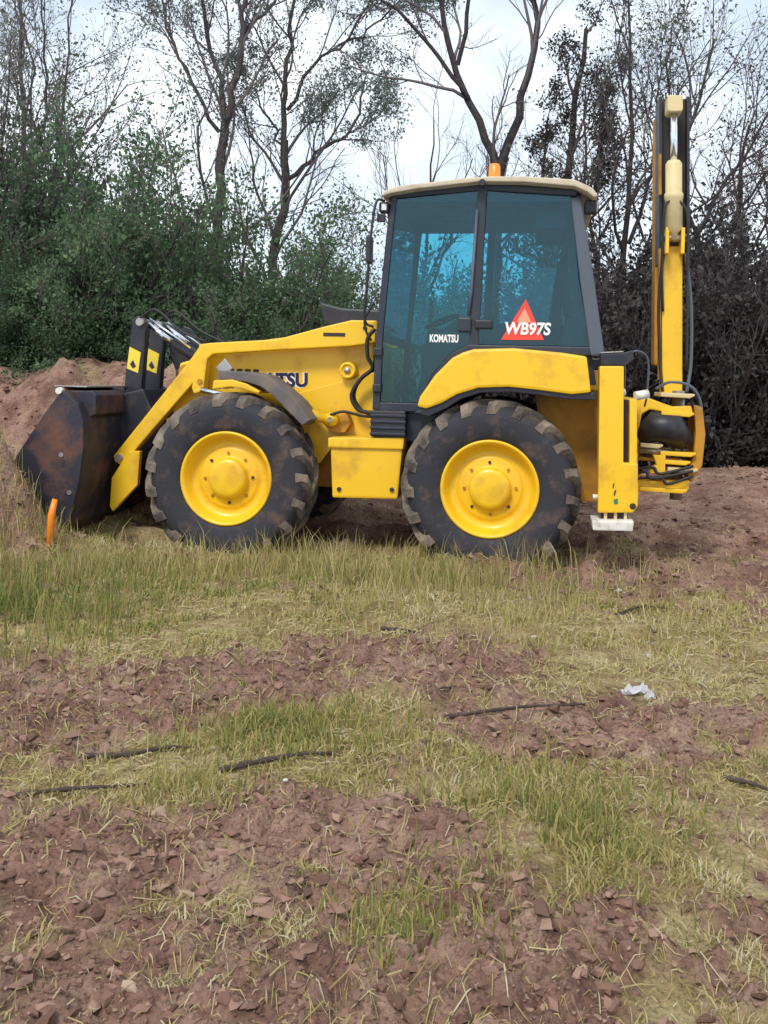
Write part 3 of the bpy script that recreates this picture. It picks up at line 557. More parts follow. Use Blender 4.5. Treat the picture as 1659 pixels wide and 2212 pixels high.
# loader arms ----------------------------------------------------------
ARM_UP = [(-1.0, 2.055), (-1.22, 2.055), (-1.46, 1.995), (-1.864, 1.88), (-2.465, 1.837), (-2.561, 1.823), (-2.58, 1.70), (-2.62, 1.44), (-2.60, 1.392), (-2.516, 1.412), (-2.486, 1.699), (-2.433, 1.742), (-1.861, 1.789), (-1.214, 1.836), (-1.0, 1.87)]
ARM_LOW = [(-2.548, 1.828), (-2.63, 1.708), (-3.328, .825), (-3.318, .775), (-3.265, .745), (-3.202, .797), (-2.60, 1.50), (-2.53, 1.60)]
for y0, y1, s in ((.40, .53, -1), (1.67, 1.80, 1)):
    a = P('loader_arm', ARM_UP, y0, y1, 'yellow', bev=.012)
    P('lower_arm', ARM_LOW, y0 + .012, y1 - .012, 'yellow', a, .012)
    yo = y0 - .012 if s < 0 else y1 + .012; yi = y0 if s < 0 else y1
    B().box(-1.46, -1.27, min(yo + .006, yi), max(yo + .006, yi), 1.915, 1.945, .003).build('arm_slot', M['dark_under'], a)
    CY('pivot_pin', (-3.27, y0 - .02, .81), (-3.27, y1 + .02, .81), .032, 'steel', a)
    CY('pivot_pin', (-2.545, y0 - .015, 1.50), (-2.545, y1 + .015, 1.50), .022, 'yellow_dirty_shaded', a)
    CY('pivot_pin', (-1.10, y0 - .012, 1.99), (-1.10, y1 + .012, 1.99), .018, 'dark_under', a)
    # lift cylinder with its pin bosses
    yc = .36 if s < 0 else 1.84
    lc = CY('lift_cylinder', (-1.36, yc, 1.21), (-2.1, yc, 1.345), .048, 'yellow')
    CY('cylinder_rod', (-2.1, yc, 1.345), (-2.52, yc, 1.43), .025, 'chrome', lc)
    b = B(); b.lathe([(0, -.07), (.034, -.07), (.034, -.055), (.058, -.05), (.060, .06), (0, .06)], 24, (-1.358, yc, 1.211)); b.build('cylinder_eye', M['yellow'], lc)
    CY('cylinder_pin', (-1.358, yc - .082, 1.211), (-1.358, yc + .082, 1.211), .022, 'steel', lc)
    P('cylinder_bracket', [(-1.44, 1.17), (-1.24, 1.27), (-1.20, 1.18), (-1.25, 1.10), (-1.36, 1.10)], yc + .03 if s < 0 else yc - .17, yc + .17 if s < 0 else yc - .03, 'yellow_dirty_shaded', lc)
    # arm rear pivot boss, level with the hood side
    yb = .50 if s < 0 else 1.70
    b = B(); b.lathe([(0, -.045), (.030, -.045), (.034, -.03), (.045, -.03), (.048, -.045), (.070, -.042), (.075, -.01), (.075, .08), (0, .08)], 28, (-1.256, yb, 1.628)); pb = b.build('pivot_boss', M['yellow'], BL)
    B().lathe([(0, -.05), (.026, -.05), (.028, -.044), (0, -.044)], 20, (-1.256, yb, 1.628)).build('pivot_cap', M['steel'], pb)
P('front_guard_plate', [(-3.17, .873), (-3.067, .877), (-3.08, .58), (-3.306, .337), (-3.333, .385), (-3.322, .631)], .37, .43, 'yellow', bev=.008)
P('front_guard_plate', [(-3.17, .873), (-3.067, .877), (-3.08, .58), (-3.306, .337), (-3.333, .385), (-3.322, .631)], 1.77, 1.83, 'yellow', bev=.008)
CY('torque_tube', (-2.72, .52, 1.58), (-2.72, 1.68, 1.58), .07, 'yellow_dirty_shaded')

# tilt linkage: two black levers with stickers
for y0 in (.80, 1.24):
    lv = P('tilt_lever', [(-3.354, 2.063), (-3.29, 2.09), (-3.22, 2.03), (-3.235, 1.672), (-3.255, 1.30), (-3.38, 1.22), (-3.43, 1.316), (-3.409, 1.582)], y0, y0 + .10, 'black', bev=.02)
    st = P('warning_sticker', [(-3.372, 1.80), (-3.262, 1.75), (-3.285, 1.56), (-3.395, 1.60)], y0 - .004, y0 + .002, 'sticker', lv, 0)
    P('sticker_symbol', [(-3.365, 1.64), (-3.335, 1.68), (-3.305, 1.62), (-3.335, 1.60)], y0 - .007, y0 - .0045, 'decal_dark', st, 0)
    CY('lever_pin', (-3.275, y0 - .03, 2.03), (-3.275, y0 + .19, 2.03), .035, 'steel', lv)
    b = B().tube([(-3.23, y0 + .08, 2.015), (-2.98, y0 + .08, 1.845)], .026, 16); rd = b.build('tilt_rod', M['chrome'], BL)
    CY('tilt_cylinder', (-2.98, y0 + .08, 1.845), (-2.5, y0 + .08, 1.60), .055, 'black', rd)
    P('tilt_link', [(-3.24, 2.06), (-3.16, 2.03), (-2.86, 1.62), (-2.96, 1.44), (-3.10, 1.50), (-3.20, 1.75)], y0 + .55, y0 + .59, 'black', lv, .012)
    CY('grease_pipe', (-3.18, y0 - .012, 2.06), (-2.78, y0 - .012, 1.80), .011, 'chrome', lv)
P('coupler_frame', [(-3.40, 1.36), (-3.16, 1.42), (-2.98, 1.05), (-3.18, .70), (-3.34, .62)], .62, 1.58, 'black', bev=.015)
HOSE([(-3.27, .78, 2.07), (-3.1, .74, 2.14), (-2.85, .72, 1.95), (-2.6, .66, 1.86)], .011); HOSE([(-3.25, 1.2, 2.07), (-3.08, 1.16, 2.16), (-2.82, 1.12, 1.98), (-2.55, 1.1, 1.86)], .011)

# bucket -----------------------------------------------------------------
SIDE = [(-3.56, 1.40), (-3.415, 1.291), (-3.366, 1.146), (-3.359, .915), (-3.388, .644), (-3.469, .293), (-3.56, .20), (-4.346, .10), (-4.023, .734), (-3.822, 1.034), (-3.702, 1.213)]
shell = [(-3.62, 1.43), (-3.44, 1.30), (-3.366, 1.146), (-3.359, .915), (-3.388, .644), (-3.469, .293), (-3.56, .20), (-4.42, .09)]
def offset(pl, d):
    out = []
    for i, p in enumerate(pl):
        a = Vector(pl[max(i - 1, 0)]); b_ = Vector(pl[min(i + 1, len(pl) - 1)]); t = (b_ - a).normalized(); out.append((p[0] - t.y * -d, p[1] + t.x * -d))
    return out
bk = P('bucket', shell + offset(shell, .028)[::-1], -.085, 2.285, 'bucket', bev=0)
P('bucket_side', SIDE, -.115, -.085, 'bucket', bk, .006); P('bucket_side', SIDE, 2.285, 2.315, 'bucket', bk, .006)
P('bucket_top_beam', [(-3.64, 1.40), (-3.36, 1.40), (-3.33, 1.36), (-3.33, 1.20), (-3.40, 1.17), (-3.46, 1.30)], .04, 2.16, 'bucket', bk, .012)
P('bucket_lip', [(-3.70, 1.425), (-3.40, 1.425), (-3.40, 1.437), (-3.70, 1.437)], .02, .95, 'steel', bk, .003)
CY('lip_end', (-3.585, -.125, 1.395), (-3.585, -.07, 1.395), .028, 'white', bk)
CY('side_bolt', (-3.55, -.122, .86), (-3.55, -.11, .86), .02, 'steel', bk); CY('side_bolt', (-3.47, -.122, .55), (-3.47, -.11, .55), .02, 'steel', bk)
for y0 in (.70, 1.46): P('bucket_hinge', [(-3.40, 1.05), (-3.20, .95), (-3.18, .72), (-3.40, .55)], y0, y0 + .05, 'black', bk)
P('side_cutter', [(-4.03, .76), (-4.38, .10), (-4.30, .08), (-3.97, .72)], -.135, -.115, 'steel', bk, .004)
for i in range(7):
    y0 = -.02 + i * .345; P('bucket_tooth', [(-4.38, .06), (-4.36, .13), (-4.60, .085), (-4.62, .07)], y0, y0 + .07, 'steel', bk, .004)

# front mudguards
MG = [(-2.27, 1.60), (-2.02, 1.592), (-1.856, 1.568), (-1.737, 1.482), (-1.585, 1.358), (-1.470, 1.215), (-1.538, 1.163), (-1.661, 1.28), (-1.79, 1.40), (-1.90, 1.475), (-2.03, 1.51), (-2.27, 1.525)]
MY = [(-2.30, 1.515), (-2.137, 1.525), (-2.02, 1.495), (-1.90, 1.435), (-1.915, 1.415), (-2.05, 1.452), (-2.15, 1.465), (-2.31, 1.440)]
for y0, y1 in ((.05, .43), (1.77, 2.15)):
    g = P('front_mudguard', MG, y0, y1, 'mudgrey', bev=.012); P('mudguard_edge', MY, y0 - .012, y1 - .03, 'yellow', g, .01)
    P('mudguard_stay', [(-2.33, 1.62), (-2.25, 1.70), (-2.18, 1.62), (-2.25, 1.54)], y0 + .12, y0 + .17, 'steel', g)

# cab ----------------------------------------------------------------------
A_ = [(-.987, 1.307), (-.972, 1.937), (-.897, 2.891), (-.875, 3.075)]
cab = B()
for y0, y1 in ((.20, .255), (1.945, 2.0)):
    cab.prism(A_ + [(-.825, 3.075), (-.845, 2.88), (-.915, 1.937), (-.925, 1.307)], y0, y1, .01)
    cab.prism([(-.165, 3.16), (-.090, 3.16), (-.128, 1.80), (-.205, 1.80)], y0 + .004, y1 - .004, .01)
    cab.prism([(-.90, 3.045), (-.13, 3.115), (.62, 3.065), (.64, 3.12), (-.13, 3.175), (-.90, 3.10)], y0 + .008, y1 + .002, .01)
    cab.prism([(-.22, 1.79), (-.22, 1.86), (.80, 1.86), (.84, 1.79)], y0 + .002, y1 + .008, .01)
    cab.prism([(-.95, 1.30), (-.95, 1.37), (-.60, 1.37), (-.50, 1.60), (-.36, 1.78), (-.20, 1.86), (-.15, 1.79), (-.33, 1.72), (-.46, 1.55), (-.56, 1.30)], y0 + .006, y1 - .002, .008)
cab.box(-.90, -.84, .25, 1.95, 3.03, 3.09); cab.box(.60, .66, .25, 1.95, 3.02, 3.08); cab.box(-.99, -.93, .25, 1.95, 1.88, 1.95)
cab.prism([(-.97, 1.05), (-.97, 1.29), (-.56, 1.29), (-.30, 1.55), (-.15, 1.80), (.78, 1.80), (.82, 1.56), (.3, 1.50), (-.2, 1.48), (-.5, 1.2), (-.5, 1.05)], .28, 1.92, .01)
cab = cab.build('cab', M['cabgrey'], BL)
for y0, y1 in ((.185, .275), (1.925, 2.015)): P('rear_pillar', [(.575, 3.05), (.655, 3.05), (.76, 2.50), (.877, 1.787), (.765, 1.787), (.665, 2.40)], y0, y1, 'pillar', cab, .02)
DOOR = [(-.918, 1.375), (-.912, 1.937), (-.843, 2.88), (-.828, 3.045), (-.162, 3.11), (-.203, 1.862), (-.362, 1.785), (-.505, 1.605), (-.605, 1.375)]
SIDEW = [(-.088, 3.108), (.575, 3.062), (.655, 2.41), (.755, 1.865), (-.126, 1.865)]
for y0 in (.226, 1.970):
    P('door_glass', DOOR, y0, y0 + .006, 'glass', cab, 0); P('side_window', SIDEW, y0, y0 + .006, 'glass', cab, 0)
def quad(name, pts, m, parent):
    a = [Vector(p) for p in pts]; nn = (a[1] - a[0]).cross(a[2] - a[0]).normalized() * .006; bm = bmesh.new(); v = [bm.verts.new(p) for p in a] + [bm.verts.new(p + nn) for p in a]
    for f in ((0, 1, 2, 3), (7, 6, 5, 4), (0, 4, 5, 1), (1, 5, 6, 2), (2, 6, 7, 3), (3, 7, 4, 0)): bm.faces.new([v[i] for i in f])
    me = bpy.data.meshes.new(name); bm.to_mesh(me); bm.free(); return link(name, me, m, parent)
quad('windscreen', [(-.945, .26, 1.95), (-.945, 1.94, 1.95), (-.868, 1.94, 3.03), (-.868, .26, 3.03)], M['glass'], cab)
quad('rear_window', [(.80, .28, 1.87), (.80, 1.92, 1.87), (.62, 1.92, 3.02), (.62, .28, 3.02)], M['glass'], cab)
ROOF = [(-.935, 3.045), (-.915, 3.09), (-.804, 3.128), (-.28, 3.188), (-.059, 3.202), (.205, 3.200), (.60, 3.172), (.742, 3.105), (.785, 3.045), (.755, 3.03), (.70, 3.075), (.602, 3.118), (.207, 3.155), (-.146, 3.160), (-.652, 3.105), (-.86, 3.07)]
rf = P('roof', ROOF, .08, 2.12, 'roof', cab, .012)
P('roof_lining', [(-.86, 3.02), (-.80, 3.085), (-.14, 3.145), (.6, 3.105), (.66, 3.03)], .27, 1.93, 'cabgrey', rf, .01)
CY('roof_knob', (-.122, .06, 3.150), (-.122, .12, 3.150), .026, 'black', rf)
b = B(); b.lathe([(0, 0), (.056, 0), (.058, .03), (.050, .035), (.047, .125), (.034, .146), (0, .152)], 20); bc = b.build('beacon', M['orange'], cab, (-.038, .28, 3.195), (R(90), 0, 0))
B().tube([(0, -.006, 0), (0, .018, 0)], .058, 16).build('beacon_base', M['black'], bc)
for x, z, y0 in ((.70, 2.985, .24), (.70, 2.985, 1.86)):
    wl = BX('work_light', x - .01, x + .085, y0, y0 + .11, z - .05, z + .055, 'black', cab, .012)
    BX('lamp_lens', x + .086, x + .092, y0 + .012, y0 + .098, z - .04, z + .045, 'lamp', wl, .004)
for y0 in (.16, 1.94):
    wl = BX('work_light', -.965, -.89, y0, y0 + .10, 2.93, 3.015, 'black', cab, .012); BX('lamp_lens', -.972, -.966, y0 + .01, y0 + .09, 2.94, 3.005, 'lamp', wl, .003)
    BX('lamp_rim', -.945, -.905, y0 - .005, y0 - .001, 2.945, 2.995, 'lamp', wl, .001)
mr = B().tube(bez([(-.93, .2, 3.03), (-.985, .12, 3.0), (-1.02, .10, 2.70), (-1.035, .10, 2.40), (-1.06, .16, 2.05), (-1.0, .22, 1.99)], 8), .011, 8).build('mirror_stalk', M['black'], cab)
BX('mirror', -1.045, -1.005, .02, .17, 2.50, 2.72, 'black', mr, .012)
B().tube(bez([(-.93, 2.0, 3.03), (-.985, 2.08, 3.0), (-1.02, 2.10, 2.70), (-1.035, 2.10, 2.40), (-1.06, 2.04, 2.05), (-1.0, 1.98, 1.99)], 8), .011, 8).build('mirror_stalk', M['black'], cab)
BX('door_handle', -.16, -.02, .165, .205, 1.99, 2.06, 'black', cab, .012)
BX('door_latch', -.30, -.19, .17, .215, 1.96, 2.08, 'cabgrey', cab, .015)
B().tube([(-.215, .185, 2.1), (-.195, .18, 2.3), (-.165, .18, 2.95)], .012, 8).build('grab_rail', M['pillar'], cab)
for z in (1.45, 1.75, 2.85): BX('door_hinge', -.985, -.915, .17, .20, z, z + .07, 'black', cab, .01)
# cab interior
ss = B().prism([(.05, 1.95), (.5, 1.93), (.52, 2.02), (.05, 2.06)], .85, 1.35, .03); ss.prism([(.42, 2.0), (.52, 2.0), (.60, 2.62), (.50, 2.64)], .87, 1.33, .03); ss.box(.16, .4, .95, 1.25, 1.7, 1.95, .02); ss.build('driver_seat', M['seat'], cab)
B().prism([(.52, 2.66), (.60, 2.66), (.61, 2.85), (.54, 2.85)], .97, 1.23, .03).build('headrest', M['seat'], cab)
B().prism([(-.75, 1.3), (-.55, 1.3), (-.50, 2.02), (-.60, 2.05)], 1.0, 1.2, .02).build('steering_column', M['cabgrey'], cab)
b = B(); ring = [(-.52 + .17 * math.cos(t) * .85, 1.1 + .18 * math.sin(t), 2.10 + .17 * math.cos(t) * .35) for t in [2 * math.pi * k / 24 for k in range(25)]]; b.tube(ring, .014, 8); b.build('steering_wheel', M['black'], cab)
BX('side_console', -.2, .7, 1.55, 1.85, 1.8, 2.12, 'cabgrey', cab, .02); BX('ceiling_console', -.30, .02, .62, .95, 3.0, 3.10, 'cabgrey', cab, .02)
P('rear_controls', [(.50, 1.80), (.74, 1.80), (.70, 2.12), (.58, 2.12)], .55, 1.65, 'cabgrey', cab, .02)
for yy in (.8, 1.4): B().tube([(.6, yy, 2.1), (.56, yy, 2.38)], .012, 8).build('control_lever', M['black'], cab); 
BX('sun_blind', .30, .57, .60, 1.6, 2.86, 3.02, 'cabgrey', cab, .01)
P('door_pocket', [(-.60, 1.38), (-.40, 1.62), (-.25, 1.78), (-.14, 1.88), (-.14, 2.12), (-.30, 2.10), (-.62, 1.84)], .36, .40, 'cabgrey', cab, .01)
# signs on the glass
tri = P('warning_triangle', [(.243, 2.235), (.052, 1.905), (.395, 1.910)], .217, .2215, 'red', cab, 0)
P('triangle_centre', [(.236, 2.165), (.175, 2.05), (.290, 2.05)], .2145, .2165, 'signrim', tri, 0)
tm = text_mesh('WB97S', .135, .003, .004, .12, 1.0); xs = [v.co.x for v in tm.vertices]
k = .365 / (max(xs) - min(xs)); o = link('model_lettering', tm, M['decal_white'], cab, (.078, .2105, 1.952), (R(90), 0, 0)); o.scale = (k, 1, 1)
tm = text_mesh('KOMATSU', .085, .003, .003, 0, 1.0); xs = [v.co.x for v in tm.vertices]
k = .235 / (max(xs) - min(xs)); o = link('glass_lettering', tm, M['decal_white'], cab, (-.530, .222, 1.878), (R(90), 0, 0)); o.scale = (k, 1, 1)
# step box below the door
stp = BX('step_box', -.985, -.70, .13, .60, 1.088, 1.305, 'black', BL, .012)
for i in range(4): BX('step_rib', -.99, -.695, .118, .132, 1.105 + .05 * i, 1.125 + .05 * i, 'cabgrey', stp, .004)
# rear fenders
FD = [(-.590, 1.350), (-.570, 1.428), (-.452, 1.605), (-.319, 1.744), (-.235, 1.79), (-.149, 1.817), (.159, 1.831), (.529, 1.804), (.727, 1.778), (.766, 1.499), (.618, 1.480), (.369, 1.506), (.131, 1.525), (-.105, 1.511), (-.275, 1.455), (-.395, 1.382), (-.515, 1.334)]
FI = [(-.62, 1.30), (-.46, 1.36), (-.36, 1.42), (-.26, 1.475), (-.10, 1.53), (.131, 1.545), (.369, 1.526), (.618, 1.500), (.80, 1.50), (.80, 1.44), (.6, 1.44), (.369, 1.468), (.131, 1.487), (-.09, 1.472), (-.24, 1.42), (-.36, 1.34), (-.5, 1.27)]
for y0, y1, a, b_ in ((-.015, .27, .01, .50), (1.93, 2.215, 1.70, 2.19)):
    f = P('rear_fender', FD, y0, y1, 'yellow', BL, .022); P('fender_liner', FI, a, b_, 'black', f, .008)
# hoses beside the hood
HOSE([(-1.0, .33, 1.98), (-1.06, .32, 1.90), (-1.06, .34, 1.75), (-1.02, .36, 1.65), (-1.12, .38, 1.56), (-1.20, .40, 1.42), (-1.14, .40, 1.30), (-1.0, .40, 1.27)], .018)
HOSE([(-1.02, .40, 1.64), (-1.14, .42, 1.54), (-1.185, .44, 1.40), (-1.10, .44, 1.28), (-.98, .44, 1.26)], .014)
HOSE([(-1.01, .30, 2.20), (-1.085, .30, 2.06), (-1.07, .31, 1.95), (-1.03, .32, 1.88)], .010)
HOSE([(-1.36, .30, 1.25), (-1.25, .31, 1.28), (-1.1, .33, 1.25), (-.99, .36, 1.24)], .012)

# stabilisers and rear frame --------------------------------------------------
for y0, y1, s in ((-.03, .17, -1), (2.03, 2.23, 1)):
    c = P('stabiliser', [(.824, 1.706), (1.007, 1.710), (1.022, .965), (1.131, .963), (1.139, .64), (1.105, .585), (.839, .572)], y0, y1, 'yellow', bev=.012)
    P('guide_rail', [(1.058, 1.452), (1.113, 1.452), (1.126, .955), (1.068, .955)], y0 + .02, y1 - .01, 'yellow', c)
    P('slot_plate', [(1.0, 1.45), (1.07, 1.45), (1.08, .95), (1.0, .95)], y0 + .10, y1 - .02, 'dark_under', c)
    P('top_cap', [(.831, 1.800), (1.0, 1.812), (1.075, 1.835), (1.078, 1.76), (1.02, 1.712), (.834, 1.712)], y0 + .005, y1 - .005, 'black', c)
    P('cap_rim', [(.826, 1.803), (1.0, 1.815), (1.0, 1.826), (.826, 1.812)], y0, y1, 'steel', c, .002)
    ft = P('foot_pad', [(.793, .520), (1.106, .530), (1.098, .452), (.80, .445)], y0 - .07, y1 + .07, 'white', c, .012)
    for x in (.90, .975, 1.05): BX('foot_bolt', x - .012, x + .012, y0 + .03, y0 + .08, .51, .60, 'pale_yellow', ft, .003)
    BX('inner_leg', .87, 1.07, y0 + .05, y1 - .03, .53, .60, 'dark_under', ft)
    ys_ = y0 - .003
    CY('side_hole', (1.10, y0 - .004, .635), (1.10, y0 + .02, .635), .024, 'dark_under', c)
    if s < 0:
        P('green_mark', [(.955, .68), (.985, .69), (.988, .65), (.96, .645)], ys_ - .001, y0 + .004, 'green_decal', c, 0)
        P('scratch_mark', [(.948, .80), (.958, .81), (.952, .77), (.945, .765)], ys_ - .001, y0 + .004, 'decal_dark', c, 0)
        P('scratch_mark', [(.958, .745), (.972, .76), (.965, .715), (.955, .71)], ys_ - .001, y0 + .004, 'decal_dark', c, 0)
    CY('hose_fitting', (1.10, y0 + .05, 1.48), (1.20, y0 + .08, 1.50), .035, 'white', c)
    CY('tail_peg', (.80, y0 + .05, .69), (.84, y0 + .05, .69), .02, 'white', c)
    HOSE([(1.03, y0 + .08, 1.80), (1.12, y0 + .1, 1.83), (1.20, y0 + .14, 1.76), (1.205, y0 + .2, 1.5), (1.2, y0 + .3, 1.40)], .008, c, 'pillar')
BX('slide_frame', 1.02, 1.16, .16, 2.04, 1.33, 1.46, 'yellow'); BX('slide_frame', 1.02, 1.16, .16, 2.04, .66, .80, 'yellow')
BX('frame_back_plate', .90, 1.02, .18, 2.02, .62, 1.50, 'yellow_dirty_shaded')
# swing post and its bearings
kp = P('swing_post', [(1.14, 1.45), (1.27, 1.46), (1.45, 1.40), (1.60, 1.41), (1.62, 1.33), (1.45, 1.345), (1.27, 1.37), (1.21, 1.33), (1.19, 1.20), (1.19, .84), (1.27, .78), (1.60, .80), (1.60, .72), (1.25, .69), (1.14, .69)], .55, .95, 'yellow', bev=.012)
for z0, x0, x1 in ((1.478, 1.35, 1.62), (1.325, 1.36, 1.62), (1.06, 1.20, 1.38), (1.00, 1.36, 1.64), (.93, 1.34, 1.60), (.87, 1.42, 1.66), (.70, 1.20, 1.58)):
    b = B(); b.prism([(x0, z0), (x1 - .04, z0 - .008), (x1, z0 + .012), (x1, z0 + .028), (x0, z0 + .034)], .50, .98, .008); b.build('bearing_plate', M['pale_yellow' if z0 in (1.478, .87, 1.06) else 'yellow'], kp)
CY('king_pin', (1.52, .72, .62), (1.52, .72, 1.53), .05, 'steel', kp)
P('swing_casting', [(1.62, 1.42), (1.69, 1.40), (1.72, 1.18), (1.70, .92), (1.62, .78), (1.58, .86), (1.63, 1.0), (1.64, 1.2)], .55, .95, 'yellow_dirty_shaded', kp, .015)
B().tube([(1.20, .62, 1.14), (1.32, .56, 1.23), (1.45, .55, 1.22), (1.56, .62, 1.12)], [.07, .13, .135, .09], 16).build('dark_cavity', M['black'], kp)  # black body put in for the shaded cavity of the slide frame
CY('cylinder_rod', (1.20, .60, .965), (1.62, .60, .95), .022, 'chrome', kp); CY('cylinder_rod', (1.19, .56, 1.035), (1.45, .58, 1.02), .03, 'steel', kp)
P('valve_block', [(1.30, 1.0), (1.40, 1.0), (1.40, .83), (1.28, .85), (1.28, .90), (1.33, .92)], .49, .58, 'yellow', kp)
for q in ((1.25, .84, 1.30), (1.30, .88, 1.36), (1.36, .8, 1.42)):
    HOSE([(1.16, .5, q[1]), (q[0], .48, q[1] + .02), (q[2], .47, q[1] - .03), (1.62, .5, q[1] + .04)], .012, kp)
HOSE([(1.33, .70, 1.54), (1.45, .66, 1.60), (1.62, .66, 1.56), (1.70, .68, 1.40), (1.69, .7, 1.2)], .012, kp, 'pillar')
HOSE([(1.60, .60, 1.45), (1.67, .58, 1.30), (1.70, .58, 1.05), (1.62, .6, .9)], .012, kp)
# boom raised upright with the dipper folded behind it
bm_ = P('boom', [(1.402, 1.50), (1.572, 1.50), (1.541, 2.76), (1.372, 2.76)], .86, 1.06, 'yellow', bev=.012)
P('boom_upper', [(1.358, 2.70), (1.590, 2.70), (1.560, 4.06), (1.330, 4.06)], 1.02, 1.20, 'dark_under', bm_, .01)  # shaded inside of the boom channel, painted as a dark colour
for x0, x1 in ((1.345, 1.372), (1.575, 1.60)): P('boom_cheek', [(x0 + .012, 2.62), (x1 + .012, 2.62), (x1 - .022, 4.05), (x0 - .022, 4.05)], .92, 1.21, 'black', bm_, .006)
for z0, z1 in ((1.62, 2.74), (3.2, 3.55)): P('pipe_guard', [(1.372 - (z0 - 1.6) * .02, z0), (1.392 - (z0 - 1.6) * .02, z0), (1.392 - (z1 - 1.6) * .022, z1), (1.372 - (z1 - 1.6) * .022, z1)], .87, .95, 'yellow_dirty_shaded', bm_, .004)
dp = P('dipper', [(1.38, 1.75), (1.60, 1.75), (1.56, 4.0), (1.34, 4.0)], 1.30, 1.55, 'yellow_dirty_shaded', bm_, .015)
for x in (1.385, 1.512): P('cylinder_fork', [(x, 2.68), (x + .03, 2.68), (x + .03, 2.90), (x, 2.90)], .74, .90, 'yellow', bm_, .006)
CY('fork_pin', (1.36, .80, 2.82), (1.56, .80, 2.82), .034, 'steel', bm_)
dc = B().tube([(1.458, .79, 2.80), (1.456, .79, 2.86), (1.455, .79, 2.88), (1.449, .79, 3.14), (1.4488, .79, 3.15), (1.448, .79, 3.19), (1.4478, .79, 3.20), (1.442, .79, 3.44), (1.441, .79, 3.47)], [.03, .04, .072, .072, .078, .078, .068, .068, .05], 24).build('dipper_cylinder', M['pale_yellow'], bm_)
CY('cylinder_rod', (1.441, .79, 3.46), (1.432, .79, 3.90), .029, 'chrome', dc)
P('rod_bracket', [(1.372, 3.885), (1.385, 3.87), (1.482, 3.87), (1.497, 3.885), (1.492, 4.005), (1.370, 4.008)], .72, .92, 'pale_yellow', bm_, .012)
HOSE([(1.41, .74, 3.12), (1.37, .73, 3.05), (1.365, .78, 2.6), (1.39, .84, 2.2)], .011, bm_); HOSE([(1.49, .74, 3.12), (1.555, .74, 3.0), (1.575, .78, 2.5), (1.595, .82, 1.7)], .011, bm_)
HOSE([(1.56, .84, 2.7), (1.62, .86, 2.3), (1.635, .86, 1.8), (1.60, .82, 1.52)], .014, bm_, 'pillar'); HOSE([(1.39, .85, 2.75), (1.355, .85, 2.3), (1.375, .84, 1.8), (1.40, .8, 1.52)], .013, bm_)

# ------------------------------------------------------------------ small things on the field
def gz(x, y): return float(height(np.array([x]), np.array([y]))[0])
def stick(pts, r, label, group=None):
    c = [(x, y, gz(x, y) + r * .6 + dz) for x, y, dz in pts]; p = bez(c, 6); rr = [r * (1 - .55 * i / (len(p) - 1)) * (1 + .25 * math.sin(i * 2.1)) for i in range(len(p))]
    o = B().tube([q - Vector(c[0]) for q in p], rr, 7).build('fallen_stick', M['stick'], None, c[0]); return tag(o, label, 'stick', group)
stick([(-1.10, 3.70, 0), (-.95, 3.74, .01), (-.80, 3.80, .012), (-.66, 3.84, 0)], .011, 'long dark stick lying on bare earth beside the pale pebbles')
stick([(-.56, 3.55, 0), (-.42, 3.62, .012), (-.28, 3.68, .01), (-.16, 3.74, .004)], .013, 'thick dark stick below the yellow-green grass tuft')
stick([(-1.34, 3.36, 0), (-1.1, 3.38, .01), (-.9, 3.42, .01), (-.72, 3.48, 0)], .010, 'thin twig along the small yellow grass tuft')
stick([(.06, 4.62, 0), (.22, 4.56, .012), (.36, 4.52, 0)], .010, 'short twig at the edge of the middle soil patch')
stick([(.30, 4.18, 0), (.62, 4.22, .012), (.92, 4.30, .004)], .009, 'slender twig across the right-hand patch of bare earth')
stick([(.02, 5.75, 0), (.16, 5.72, .01), (.30, 5.66, 0)], .012, 'dark twig on pale dry ground ahead of the tall stalks')
stick([(1.30, 3.62, 0), (1.37, 3.55, .012), (1.45, 3.53, 0)], .011, 'stubby bent twig on the purple-brown earth')
stick([(1.55, 6.35, 0), (1.75, 6.5, .03), (1.95, 6.55, 0)], .012, 'dark twig in dry grass below the stabiliser foot')
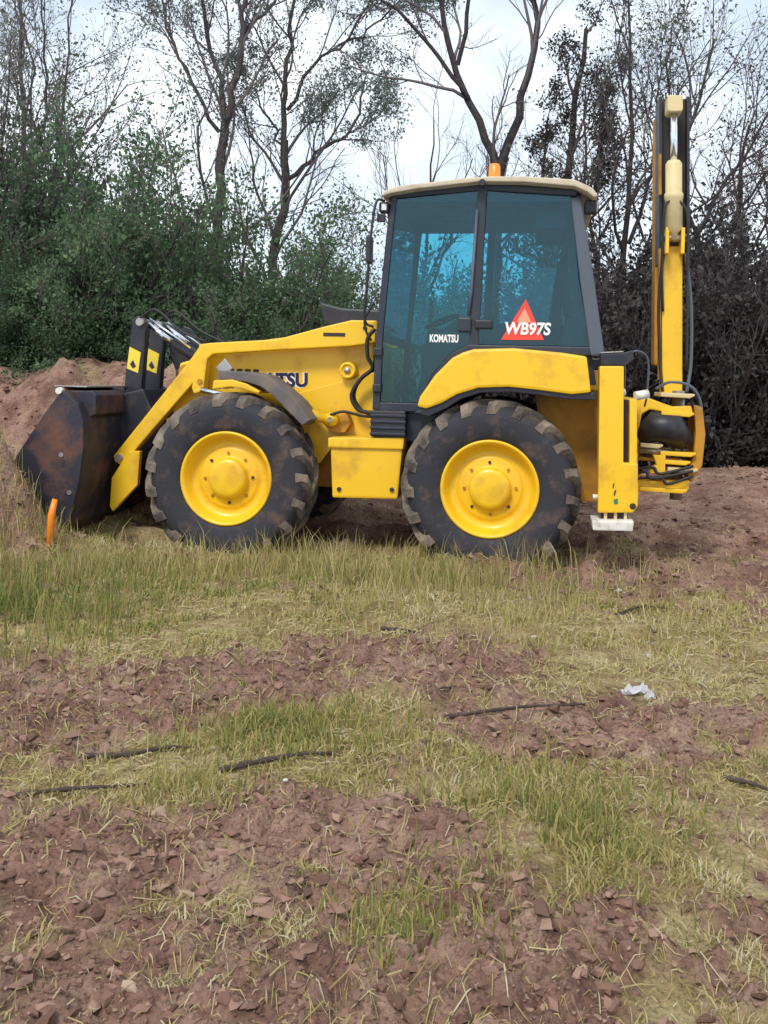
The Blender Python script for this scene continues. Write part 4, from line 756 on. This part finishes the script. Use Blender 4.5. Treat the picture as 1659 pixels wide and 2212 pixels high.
def rag(x, y, s, label, seed):
    g = random.Random(seed); bm = bmesh.new(); n = 7; gv = []
    for i in range(n):
        for j in range(5): gv.append(bm.verts.new(((i - 3) * s / 3 * (1 + .2 * g.random()), (j - 2) * s / 5 * (1 + .3 * g.random()), .012 + .028 * g.random() * (1 + (j % 2)))))
    for i in range(n - 1):
        for j in range(4): bm.faces.new((gv[i * 5 + j], gv[i * 5 + j + 1], gv[i * 5 + j + 6], gv[i * 5 + j + 5]))
    r_ = bmesh.ops.solidify(bm, geom=bm.faces[:], thickness=.003)
    me = bpy.data.meshes.new('plastic_scrap'); bm.to_mesh(me); bm.free()
    tag(link('plastic_scrap', me, M['litter'], None, (x, y, gz(x, y) + .01), (0, 0, g.random() * .6)), label, 'litter')
rag(1.22, 4.62, .055, 'crumpled white plastic scrap on the ground at the edge of bare earth', 1)
rag(1.27, 4.52, .025, 'tiny white plastic shred just below the crumpled scrap', 2)
def pebble(x, y, s, seed, label, group):
    g = random.Random(seed); bm = bmesh.new(); bmesh.ops.create_icosphere(bm, subdivisions=2, radius=s)
    for v in bm.verts: v.co = Vector((v.co.x * 1.2, v.co.y, v.co.z * .7)) * (1 + .25 * (g.random() - .5))
    me = bpy.data.meshes.new('pebble'); bm.to_mesh(me); bm.free(); tag(link('pebble', me, M['stone'], None, (x, y, gz(x, y) + s * .45)), label, 'pebble', group)
for i, (x, y, s, lb) in enumerate([(-.63, 3.83, .010, 'tiny white pebble off the tip of the long dark stick'), (-.49, 3.84, .009, 'tiny white pebble between the two dark sticks'), (-.83, 6.05, .016, 'pale pebble in dry grass ahead of the front wheel'), (-1.32, 4.9, .012, 'pale pebble on the upper edge of the wide bare strip'), (.06, 3.5, .008, 'tiny pale pebble below the yellow-green tuft'), (1.36, 4.30, .014, 'pale pebble on purple-brown earth below the plastic scraps'), (.30, 6.6, .016, 'pale pebble among the tall stalks ahead of the rear wheel'), (1.7, 6.9, .02, 'largest pale pebble, on bare earth by the stabiliser'), (-.3, 3.32, .008, 'tiny pale pebble below the thick dark stick'), (.9, 5.6, .014, 'pale pebble in straw between rear wheel and plastic scrap'), (-.05, 5.1, .012, 'pale pebble in the middle soil patch'), (1.5, 5.4, .013, 'pale pebble in dry grass behind the plastic scrap')]):
    pebble(x, y, s, i, lb, 'pale pebbles on the field')
mk = B(); mk.tube([(0, 0, -.1), (.008, 0, .22), (.03, .01, .345)], [.03, .03, .022], 8); mk = mk.build('marker_peg', M['orange'], None, (-2.57, 7.60, gz(-2.57, 7.60)))
tag(mk, 'stubby orange marker peg in the grass in front of the bucket', 'peg')
